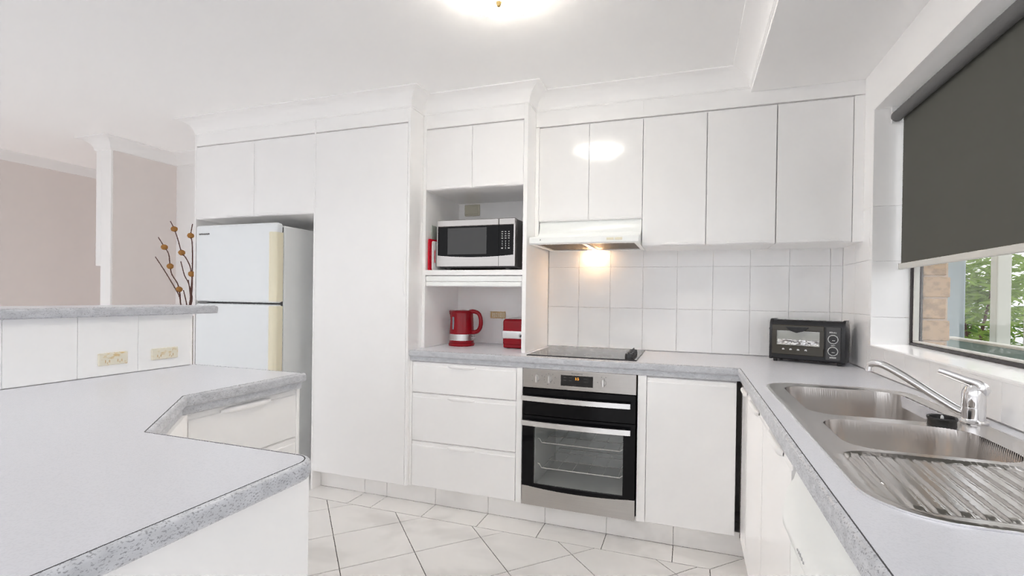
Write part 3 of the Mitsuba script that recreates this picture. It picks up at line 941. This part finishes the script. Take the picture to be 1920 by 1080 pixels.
def standing_board(p, q, z1, t, slot):
    """A rounded board standing on edge between two plan points, with a grip slot near its front edge."""
    L = math.hypot(q[0] - p[0], q[1] - p[1])
    b_ = prism(rrect(0, L, 0, z1 - 1.3693, .012).difference(slot), 0, t)
    v_ = b_.vertices
    b_.vertices = np.column_stack([v_[:, 0], -v_[:, 2], v_[:, 1] + 1.3693])
    return fix(place(fix(b_), (p[0], p[1], 0), math.atan2(q[1] - p[1], q[0] - p[0])))


single('chopping_board', standing_board((-1.4985, 2.553), (-1.4640, 2.840), 1.560, .006, rrect(.012, .022, .055, .145, .004)), 'm_red_board', 'red chopping board standing on edge left of the microwave', 'chopping board')
kb = thing('chopping_board', 'white chopping board with a red grip slot next to the microwave', 'chopping board')
P0, P1 = (-1.4740, 2.556), (-1.4560, 2.800)
part('board', standing_board(P0, P1, 1.546, .005, rrect(.020, .034, .045, .125, .006)), 'm_white_plastic', kb)
part('grip_insert', place(cbox(.0205, .0335, -.0035, -.0015, 1.3693 + .0455, 1.3693 + .1245, .0005), (P0[0], P0[1], 0), math.atan2(P1[1] - P0[1], P1[0] - P0[0])), 'm_red_board', kb, label='red grip slot')

# ------------------------------------------------------------------ kettle and toaster in the lower niche
k = thing('kettle', 'red electric kettle with a silver band in the lower niche', 'kettle')
KC = (-1.376, 2.775, .9)
part('power_base', lathe([(0, .0008), (.080, .0008), (.082, .004), (.082, .016), (.078, .020), (0, .020)], KC, 40), 'm_red', k, smooth=40)
part('base_ring', lathe([(0, .021), (.078, .021), (.079, .036), (0, .036)], KC, 40), 'm_red', k, smooth=40)
part('metal_band', lathe([(0, .036), (.0795, .036), (.0795, .040), (.0785, .076), (0, .076)], KC, 48), 'm_steel_plain', k, smooth=40, label='brushed silver band')
body = lathe([(0, .0765), (.077, .0765), (.0765, .09), (.0735, .15), (.0705, .205), (.069, .217), (.060, .224), (0, .227)], KC, 48)
v = body.vertices
ang = np.arctan2(v[:, 1] - KC[1], v[:, 0] - KC[0])
w = np.exp(-((np.abs(ang) - math.pi) / .28) ** 2) * np.clip((v[:, 2] - KC[2] - .175) / .045, 0, 1)
rr = np.hypot(v[:, 0] - KC[0], v[:, 1] - KC[1])
v[:, 0] -= np.where(rr > .05, .026 * w, 0)
body.vertices = v
part('body', body, 'm_red', k, smooth=45)
hp = curve([(KC[0] + .055, KC[1], 1.116), (KC[0] + .085, KC[1], 1.119), (KC[0] + .118, KC[1], 1.104), (KC[0] + .132, KC[1], 1.065), (KC[0] + .130, KC[1], 1.025), (KC[0] + .110, KC[1], .995), (KC[0] + .070, KC[1], .985)], 30)
part('handle', tube(hp, .0115, 12, squash=(1.15, 1.0)), 'm_red', k, smooth=50)
part('water_gauge', cat([place(cbox(-.008, .008, -.0775, -.070, .105, .185, .003), KC, -.36)]), 'm_gauge', k, label='grey water gauge')
part('switch', cbox(KC[0] + .078, KC[0] + .094, KC[1] - .014, KC[1] + .010, .949, .957, .002), 'm_chrome', k)

k = thing('toaster', 'red toaster with a silver band half hidden behind the niche side', 'toaster')
tx0, tx1, ty0, ty1 = -1.078, -.905, 2.725, 2.955
part('body', cat(rbox(tx0, tx1, ty0, ty1, .915, 1.080, .018)), 'm_red', k, smooth=40)
part('base', cat(rbox(tx0 + .004, tx1 - .004, ty0 + .004, ty1 - .004, .9035, .93, .008)), 'm_red', k, smooth=40)
part('band', cat(rbox(tx0 - .001, tx1 + .001, ty0 - .002, ty1 + .001, .960, 1.010, .006)), 'm_silver', k, smooth=40, label='silver band')
part('top_plate', cat(cbox(tx0 + .03, tx1 - .03, ty0 + .02, ty1 - .02, 1.079, 1.087, .003)), 'm_steel_plain', k)
kn = part('dial', orient(lathe([(0, 0), (.015, 0), (.014, .010), (0, .010)], n=24), (0, -1, 0), (-.952, ty0 - .002, .982)), 'm_chrome', k, smooth=40)
part('dial_cap', orient(lathe([(0, 0), (.0085, 0), (.008, .003), (0, .003)], n=20), (0, -1, 0), (-.952, ty0 - .012, .980)), 'm_black', kn)
for x in (tx0 + .03, tx1 - .03):
    for y in (ty0 + .03, ty1 - .03):
        part('foot', lathe([(0, 0), (.010, 0), (.010, .005), (0, .005)], (x, y, .9003), 12), 'm_black', k)

# power points
o = thing('power_point', 'discoloured power point low on the back wall of the kettle niche', 'power point')
part('plate', cbox(-1.262, -1.154, 2.968, 2.9755, 1.070, 1.116, .002), 'm_outlet_tan', o)
part('sockets', cat(*[cbox(-1.245 + .013 * i, -1.239 + .013 * i, 2.9665, 2.9685, 1.078, 1.108, .0005) for i in range(7)]), 'm_outlet', o)
o = thing('power_point', 'square beige blank plate on the back wall above the microwave', 'wall plate')
part('plate', cbox(-1.462, -1.350, 2.967, 2.9755, 1.760, 1.838, .003), 'm_outlet_beige', o)
part('cover', cbox(-1.452, -1.360, 2.9635, 2.968, 1.770, 1.828, .002), 'm_outlet_beige', o)
for (y0, y1, lab) in ((1.169, 1.266, 'yellow-stained power point on the bar upstand farther from the fridge'), (1.353, 1.458, 'yellow-stained power point on the bar upstand nearer the fridge')):
    o = thing('power_point', lab, 'power point', 'power points on the bar upstand')
    part('plate', cbox(UX - .001, UX + .007, y0, y1, .940, .986, .002), 'm_outlet', o)
    for yc in (y0 + .028, y1 - .028):
        part('socket', cat(cbox(UX + .0068, UX + .0076, yc - .008, yc - .005, .950, .960, 0), cbox(UX + .0068, UX + .0076, yc + .005, yc + .008, .950, .960, 0), cbox(UX + .0068, UX + .0076, yc - .001, yc + .001, .945, .952, 0)), 'm_outlet_tan', o)
        part('switch', cbox(UX + .0065, UX + .0095, yc - .005, yc + .005, .967, .978, .001), 'm_outlet', o)

# ------------------------------------------------------------------ toaster oven in the corner
k = thing('toaster_oven', 'black countertop toaster oven standing askew in the corner', 'toaster oven')
TO, TA = np.array([.405, 2.795, .9]), math.radians(-22)


def tp(name, mesh, m, parent=None, **kw):
    return part(name, place(mesh, TO, TA), m, parent or k, **kw)


W, D, Z0, Z1 = .335, .168, .014, .217
prof_ = [(.004, Z0 + .006), (.010, Z0), (D - .02, Z0), (D, Z0 + .03), (D, Z1 - .085), (D - .022, Z1 - .022), (D - .06, Z1), (.030, Z1), (.014, Z1 - .010), (.004, Z1 - .05)]
tp('housing', prism_axis(prof_, .006, W - .006, 'x'), 'm_black_gloss', smooth=30)
for a, b in ((0, .012), (W - .012, W)):
    tp('end_cap', prism_axis([(.000, Z0 + .004), (.008, Z0 - .002), (D - .018, Z0 - .002), (D + .003, Z0 + .03), (D + .003, Z1 - .085), (D - .020, Z1 - .019), (D - .06, Z1 + .004), (.028, Z1 + .004), (.010, Z1 - .008), (.000, Z1 - .05)], a, b, 'x'), 'm_black_gloss', smooth=30)
tp('interior', cat(cbox(.03, .236, .0025, .0035, .07, .175, 0)), 'm_dark_grey')
dd = tp('door', cat(cbox(.014, .248, -.006, .004, .163, .192, .003), cbox(.014, .248, -.006, .004, .040, .088, .003), cbox(.014, .036, -.006, .004, .08, .165, .0), cbox(.230, .248, -.006, .004, .08, .165, .0)), 'm_door_brown', label='dark door with a window')
pv = np.array([(.035, -.002, .087), (.231, -.002, .087), (.231, -.002, .164), (.035, -.002, .164)])
tp('window_pane', trimesh.Trimesh(pv, [(0, 1, 2), (0, 2, 3)], process=False), 'm_glass', dd)
# the lit inside behind the pane: a shallow lined box with a tray of crumpled foil
tp('lining', cat(cbox(.036, .230, .0002, .0022, .085, .166, 0)), 'm_lining')
hm, hn = 26, 6
fxs, fzs = np.linspace(.040, .226, hm), np.linspace(.090, .116, hn)
fv = np.array([(x, -.0004 - .0012 * rng.random(), z + .003 * rng.random()) for z in fzs for x in fxs])
ff = [t for i in range(hn - 1) for j in range(hm - 1) for t in ((i * hm + j, i * hm + j + 1, i * hm + hm + j + 1), (i * hm + j, i * hm + hm + j + 1, i * hm + hm + j))]
tp('foil_tray', trimesh.Trimesh(fv, ff, process=False), 'm_foil', label='crumpled foil on the tray')
tp('handle', cat(hull([(x, y, z) for x, z in ((.082, .182), (.182, .182), (.162, .163), (.132, .154), (.102, .163)) for y in (-.026, -.006)])), 'm_black_gloss', dd)
ic = []
for x in (.062, .096, .130, .164):
    ic += [cbox(x, x + .012, -.0068, -.0058, .064, .069, 0), cbox(x + .002, x + .010, -.0068, -.0058, .069, .072, 0)]
tp('icons', cat(ic), 'm_print_light', dd)
cp = tp('control_panel', cbox(.254, .318, -.004, .006, .026, .190, .003), 'm_dark_grey')
for z in (.130, .072):
    kk = tp('knob', orient(lathe([(0, 0), (.0175, 0), (.016, .014), (0, .014)], n=24), (0, -1, 0), (.286, -.004, z)), 'm_black', cp, smooth=40)
    tp('knob_ring', orient(lathe([(.0185, 0), (.0225, 0), (.0225, .0015), (.0185, .0015), (.0185, 0)], n=32), (0, -1, 0), (.286, -.004, z)), 'm_print_light', cp)
    tp('pointer', cbox(.284, .296, -.0190, -.0175, z - .006, z - .003, 0), 'm_print_light', cp)
tm = meshkit.text_mesh('tiffany', .0075, .0005, bold=True)
tm.apply_transform(trimesh.transformations.rotation_matrix(math.pi / 2, [1, 0, 0]))
tm.apply_translation([.270, -.0042, .160])
tp('lettering', tm, 'm_print_light', cp)
tp('panel_marks', cat(cbox(.278, .294, -.0046, -.0038, .099, .102, 0), cbox(.272, .300, -.0046, -.0038, .038, .044, 0)), 'm_print_light', cp)
tp('side_grip', cat(cbox(-.010, .004, .03, .06, .165, .170, .001)), 'm_black')
for x in (.025, W - .025):
    for y in (.02, D - .03):
        tp('foot', lathe([(0, 0), (.009, 0), (.011, Z0 + .002), (0, Z0 + .002)], (x, y, .0003), 12), 'm_black')

# ------------------------------------------------------------------ sink
k = thing('sink', 'stainless steel double sink with a ribbed draining board', 'sink')


def sd_rrect(x, y, x0, x1, y0, y1, r):
    qx = np.abs(x - (x0 + x1) / 2) - (x1 - x0) / 2 + r
    qy = np.abs(y - (y0 + y1) / 2) - (y1 - y0) / 2 + r
    return np.hypot(np.maximum(qx, 0), np.maximum(qy, 0)) + np.minimum(np.maximum(qx, qy), 0) - r


BOWLS = ((.330, .690, 1.530, 1.985, .075, .155), (.335, .660, 1.205, 1.480, .070, .140))
DR = (.300, .700, .872, 1.185, .06)


def sink_z(x, y):
    z = np.full_like(x, .9030)
    o = -sd_rrect(x, y, SX0, SX1, SY0, SY1, .115)
    z += .0018 * np.exp(-((o - .010) / .006) ** 2)                       # raised rim
    for x0, x1, y0, y1, r, dep in BOWLS:
        s = -sd_rrect(x, y, x0, x1, y0, y1, r)
        t = np.clip(s / .030, 0, 1)
        z -= dep * np.where(s > 0, 1 - (1 - t) ** 2.6, 0)
    s = -sd_rrect(x, y, *DR[:4], DR[4])
    t = np.clip(s / .016, 0, 1)
    t = t * t * (3 - 2 * t)
    z -= .006 * t
    ph = (x - .335 - .06 * (y - 1.0)) / .0295
    rib = np.clip((.40 - np.abs((ph % 1) - .5)) / .16, 0, 1)
    rib = rib * rib * (3 - 2 * rib)
    win = np.clip((y - .885) / .014, 0, 1) * np.clip((1.175 - y) / .014, 0, 1) * np.clip((x - .325) / .004, 0, 1) * np.clip((.690 - x) / .004, 0, 1)
    z += .0034 * rib * win * t
    return z


out = rrect(SX0, SX1, SY0, SY1, .115, 20)
pts = []
for off in (.0, .004, .008, .012, .018):
    rp = out.buffer(-off)
    L = rp.exterior.length
    pts.append(np.array([rp.exterior.interpolate(s).coords[0] for s in np.arange(0, L, .012)]))
for x0, x1, y0, y1, r, dep in BOWLS:
    for off in (-.004, -.0012, .0, .0016, .0034, .0056, .0082, .0112, .0146, .0185, .023, .0275, .032, .037):
        rp = rrect(x0, x1, y0, y1, r, 16).buffer(-off)
        pts.append(np.array([rp.exterior.interpolate(s).coords[0] for s in np.arange(0, rp.exterior.length, .007)]))
gx, gy = np.meshgrid(np.arange(.31, .70, .0014), np.arange(.868, 1.19, .007))
pts.append(np.column_stack([gx.ravel(), gy.ravel()]))
gx, gy = np.meshgrid(np.arange(.28, .735, .012), np.arange(1.20, 2.05, .012))
g = np.column_stack([gx.ravel(), gy.ravel()])
gx, gy = np.meshgrid(np.arange(.28, .735, .010), np.arange(.845, 1.20, .010))
g2 = np.column_stack([gx.ravel(), gy.ravel()])
allp = np.vstack(pts + [g, g2])
ins = -sd_rrect(allp[:, 0], allp[:, 1], SX0, SX1, SY0, SY1, .115)
allp = allp[ins > -1e-4]
key_ = np.round(allp / .0009).astype(int)
_, ui = np.unique(key_, axis=0, return_index=True)
allp = allp[np.sort(ui)]
tri = Delaunay(allp).simplices
cen = allp[tri].mean(1)
tri = tri[-sd_rrect(cen[:, 0], cen[:, 1], SX0, SX1, SY0, SY1, .115) > -2e-4]
zz = sink_z(allp[:, 0], allp[:, 1])
basin = trimesh.Trimesh(np.column_stack([allp, zz]), tri, process=False)
if basin.face_normals[:, 2].mean() < 0:
    basin.invert()
skirt = sweep([tuple(c) for c in np.array(out.exterior.coords)], [(-.0008, .9002), (.0008, .9002), (.0008, .9034), (-.0008, .9034)], 1)
part('basin', cat(basin), 'm_sink', k, smooth=35)
part('rim', skirt, 'm_chrome', k, smooth=40)
for x0, x1, y0, y1, r, dep in BOWLS:
    c = ((x0 + x1) / 2, (y0 + y1) / 2, .903 - dep)
    part('waste', lathe([(0, .001), (.020, .0012), (.030, .004), (.042, .004), (.044, .0005), (0, .0)], c, 32), 'm_chrome', k, smooth=40)
part('overflow', orient(lathe([(.012, 0), (.0155, 0), (.0155, .002), (.012, .002), (.012, 0)], n=20), (-1, 0, 0), (.668, 1.70, .862)), 'm_chrome', k)

# ------------------------------------------------------------------ mixer tap
k = thing('mixer_tap', 'chrome mixer tap with a long swan spout behind the sink bowls', 'tap')
TC = (.716, 1.570, .9035)
part('body', lathe([(0, 0), (.030, 0), (.031, .004), (.026, .008), (.0245, .012), (.0245, .040), (.0238, .041), (.0245, .042), (.0245, .072), (.024, .080), (.019, .094), (0, .097)], TC, 32), 'm_chrome', k, smooth=35)
sp = curve([(.708, 1.580, .925), (.694, 1.597, .929), (.660, 1.632, .955), (.620, 1.674, .988), (.585, 1.711, 1.014), (.565, 1.733, 1.025), (.550, 1.750, 1.027), (.541, 1.760, 1.021), (.539, 1.763, 1.012)], 40)
part('spout', tube(sp, np.linspace(.0125, .0095, 40), 14), 'm_chrome', k, smooth=50)
part('aerator', lathe([(0, 0), (.0105, 0), (.0105, .014), (0, .014)], (.539, 1.763, 1.001), 18), 'm_chrome', k, smooth=40)
hv = curve([(.722, 1.556, .985), (.724, 1.548, .998), (.716, 1.556, 1.006), (.695, 1.572, 1.014), (.672, 1.588, 1.024), (.652, 1.602, 1.032)], 24)
part('lever', tube(hv, np.concatenate([np.linspace(.017, .011, 8), np.linspace(.011, .0075, 16)]), 12, squash=(1.1, .55)), 'm_chrome', k, smooth=50)
part('lever_cap', lathe([(0, 0), (.0243, 0), (.0235, .012), (.016, .024), (0, .028)], (.717, 1.568, .978), 28), 'm_chrome', k, smooth=40)

k = thing('sink_plug', 'black rubber sink plug with a white pin on the bar between the bowls', 'sink plug')
PC = (.622, 1.506, .9035)
part('ring', lathe([(0, .004), (.024, .004), (.026, .020), (.031, .022), (.032, .018), (.029, .012), (.030, .0), (0, .0)], PC, 36), 'm_rubber', k, smooth=40)
part('pin', lathe([(0, .004), (.0035, .004), (.0035, .022), (.002, .025), (0, .025)], PC, 12), 'm_white_plastic', k, smooth=40)

# ------------------------------------------------------------------ roller blind
k = thing('roller_blind', 'dark grey roller blind half drawn over the window', 'blind')
part('roller', orient(lathe([(0, 0), (.0235, 0), (.0235, 1.175), (0, 1.175)], n=32), (0, 1, 0), (.8625, 1.358, 2.040)), 'm_blind_roller', k, smooth=40)
part('fabric', cbox(.8845, .8856, 1.370, 2.525, 1.384, 2.042, 0), 'm_blind', k)  # stops short of the added window end, leaving it open to light
part('bottom_rail', cat(rbox(.876, .895, 1.366, 2.532, 1.362, 1.388, .006, 3)), 'm_alu_cream', k, smooth=40, label='cream bottom rail')
for y in (1.348, 2.534):
    part('bracket', cbox(.842, .895, y, y + .010, 2.010, 2.086, .002), 'm_white_plastic', k)
part('rail_cap', cbox(.874, .897, 2.532, 2.540, 1.361, 1.389, .002), 'm_silver', k)

# ------------------------------------------------------------------ ceiling lamp
k = thing('ceiling_lamp', 'lit round white dome lamp on the kitchen ceiling', 'ceiling lamp')
LC = (-.68, 1.640, CEIL)
part('base_ring', lathe([(0, -.022), (.180, -.022), (.186, -.016), (.186, 0), (0, 0)], LC, 48), 'm_white_plastic', k, smooth=40)
part('dome', lathe([(0, -.085), (.05, -.083), (.10, -.074), (.145, -.058), (.175, -.040), (.195, -.022), (.198, -.020), (.186, -.0195)], LC, 56), 'm_white_plastic', k, smooth=40, label='glowing white glass dome',
     emitter={'type': 'area', 'radiance': rgb((LAMP, LAMP * .94, LAMP * .83))})
part('finial', lathe([(0, -.102), (.006, -.100), (.009, -.094), (.012, -.086), (0, -.084)], LC, 20), 'm_brass', k, smooth=40)

# ------------------------------------------------------------------ dried branches in a floor vase behind the bar
k = thing('floor_vase', 'tall vase holding dried branches behind the bar top', 'vase')
part('body', lathe([(0, .001), (.10, .001), (.115, .03), (.13, .25), (.12, .55), (.075, .85), (.055, .98), (.062, 1.04), (.056, 1.04), (.048, .98), (.0, .9)], (-3.515, 2.55, 0), 32), 'm_vase', k, smooth=40)
STEMS = [
    ('thin bare dried branch leaning farthest left above the bar top', [(-3.796, 2.52, 1.476), (-3.721, 2.526, 1.388), (-3.639, 2.532, 1.285), (-3.569, 2.538, 1.187), (-3.56, 2.544, 1.124), (-3.535, 2.55, 1.041)], []),
    ('dried branch with four brown seed pods, left of the taller one', [(-3.826, 2.56, 1.629), (-3.761, 2.559, 1.555), (-3.713, 2.558, 1.502), (-3.693, 2.557, 1.407), (-3.674, 2.556, 1.349), (-3.61, 2.554, 1.278), (-3.586, 2.553, 1.214), (-3.578, 2.552, 1.167), (-3.57, 2.551, 1.124), (-3.535, 2.55, 1.041)], [1, 3, 5.6]),
    ('tallest dried branch with three brown seed pods', [(-3.757, 2.6, 1.754), (-3.708, 2.594, 1.695), (-3.663, 2.589, 1.618), (-3.609, 2.583, 1.51), (-3.562, 2.578, 1.473), (-3.51, 2.572, 1.411), (-3.485, 2.567, 1.349), (-3.469, 2.561, 1.306), (-3.468, 2.556, 1.208), (-3.497, 2.55, 1.042)], [1, 3, 6]),
    ('dried branch with one dark seed pod close to the fridge', [(-3.579, 2.64, 1.733), (-3.577, 2.625, 1.643), (-3.542, 2.61, 1.596), (-3.515, 2.595, 1.486), (-3.498, 2.58, 1.326), (-3.492, 2.565, 1.168), (-3.497, 2.55, 1.042)], [1]),
    ('bare dried twig between the tallest branch and the bar top', [(-3.615, 2.58, 1.446), (-3.567, 2.574, 1.342), (-3.519, 2.568, 1.286), (-3.472, 2.562, 1.188), (-3.473, 2.556, 1.125), (-3.497, 2.55, 1.042)], []),
    ('short bare dried twig nearest the fridge', [(-3.426, 2.5, 1.304), (-3.432, 2.517, 1.223), (-3.443, 2.533, 1.126), (-3.486, 2.55, 1.043)], []),
    ('shortest bare dried twig in the middle of the bunch', [(-3.446, 2.48, 1.23), (-3.46, 2.515, 1.126), (-3.497, 2.55, 1.042)], [])]
for n, (lab, pp, buds) in enumerate(STEMS):
    k = thing('dried_branch', lab, 'branch', 'dried branches in the vase')
    full = pp + [(-3.515 + .012 * math.cos(n * .9), 2.55 + .012 * math.sin(n * .9), .905)]
    cpts = curve(full, 8 * len(full))
    part('stem', tube(cpts, np.linspace(.0032, .0048, len(cpts)), 7), 'm_stem', k, smooth=50)
    for b in buds:
        s = b / (len(full) - 1) * (len(cpts) - 1)
        c = cpts[int(round(s))]
        bud = trimesh.creation.icosphere(2, 1.0)
        vv = bud.vertices
        vv *= (.022, .022, .021)
        vv *= (1 + .18 * (meshkit.noise(vv * 160 + b * 9) - .5))[:, None]
        bud.vertices = vv + c
        part('seed_pod', bud, 'm_bud', k, smooth=True)

# ------------------------------------------------------------------ outside the window
struct('ground_outside', cbox(XW + .35, 9, -3, 12, -.30, -.20, 0), 'm_ground')
kw = key_for('wall_outside')
labels[kw] = {'kind': 'structure', 'label': 'brick edge of the outer wall beside the window'}
scene[kw] = mikit.ply(cbox(.985, 1.072, 2.566, 3.3, -.2, 2.9, 0), 'm_mortar')
for i in range(14):
    z = .955 + .0955 * i
    part('brick', cbox(.977, 1.064 + .014 * (i % 2), 2.558, 2.66, z, z + .0875, .003), 'm_brick', kw)
single('downpipe', rbox(1.352, 1.462, 3.30, 3.40, -.2, 2.7, .012), 'm_post', 'blue-grey square post outside next to the bricks', 'post', smooth=40)
k = thing('garden_wall', 'low greenish wall with a pale capping outside the window', 'wall')
part('wall', cbox(1.31, 1.345, .0, 3.13, -.2, 1.024, .002), 'm_render_wall', k)
part('capping', cbox(1.300, 1.352, -.02, 3.15, 1.024, 1.037, .003), 'm_post_pale', k)
single('porch_post', rbox(1.452, 1.512, 3.00, 3.06, -.2, 2.7, .008), 'm_post_pale', 'pale square post at the right edge of the window view', 'post', smooth=40)
single('outer_wall', cbox(1.63, 1.75, 2.95, 3.14, -.2, 2.9, .003), 'm_far_wall', 'beige wall of the building at the right edge of the window view', 'wall')


def leaf_cloud(c, r, n, size, seed, droop=.4):
    g_ = np.random.default_rng(seed)
    V, F = [], []
    for _ in range(n):
        d_ = g_.normal(size=3)
        d_ /= np.linalg.norm(d_)
        p = np.asarray(c) + np.asarray(r) * d_ * g_.random() ** .45
        a = g_.uniform(0, 2 * math.pi)
        u = np.array([math.cos(a), math.sin(a), g_.uniform(-.2, 1.0) - droop])
        u /= np.linalg.norm(u)
        w = np.cross(u, g_.normal(size=3))
        w /= np.linalg.norm(w)
        L = size * g_.uniform(.6, 1.3)
        b = len(V)
        V += [p, p + u * L * .5 + w * L * .10, p + u * L, p + u * L * .5 - w * L * .10]
        F += [(b, b + 1, b + 2), (b, b + 2, b + 3)]
    return trimesh.Trimesh(V, F, process=False)


for lab, c, r, n, size, m_, seed in (('tall bright green leafy shrub outside the window', (2.36, 5.1, 1.32), (.34, .5, .50), 900, .15, 'm_leaf', 3),
                                     ('darker green bush low behind the garden wall', (2.95, 6.75, .80), (.75, .6, .62), 1900, .14, 'm_leaf_dark', 4)):
    k = thing('garden_shrub', lab, 'shrub')
    part('foliage', leaf_cloud(c, r, n, size, seed), m_, k)
    st = [tube(curve([(c[0] + .05 * math.cos(i), c[1] + .05 * math.sin(i), -.2), (c[0] + .1 * math.cos(i * 2), c[1] + .1 * math.sin(i * 2), c[2] * .5), (c[0] + .2 * math.cos(i * 2.4), c[1] + .2 * math.sin(i * 2.4), c[2] + .2)], 10), .010, 6) for i in range(5)]
    part('stems', cat(st), 'm_stem', k)
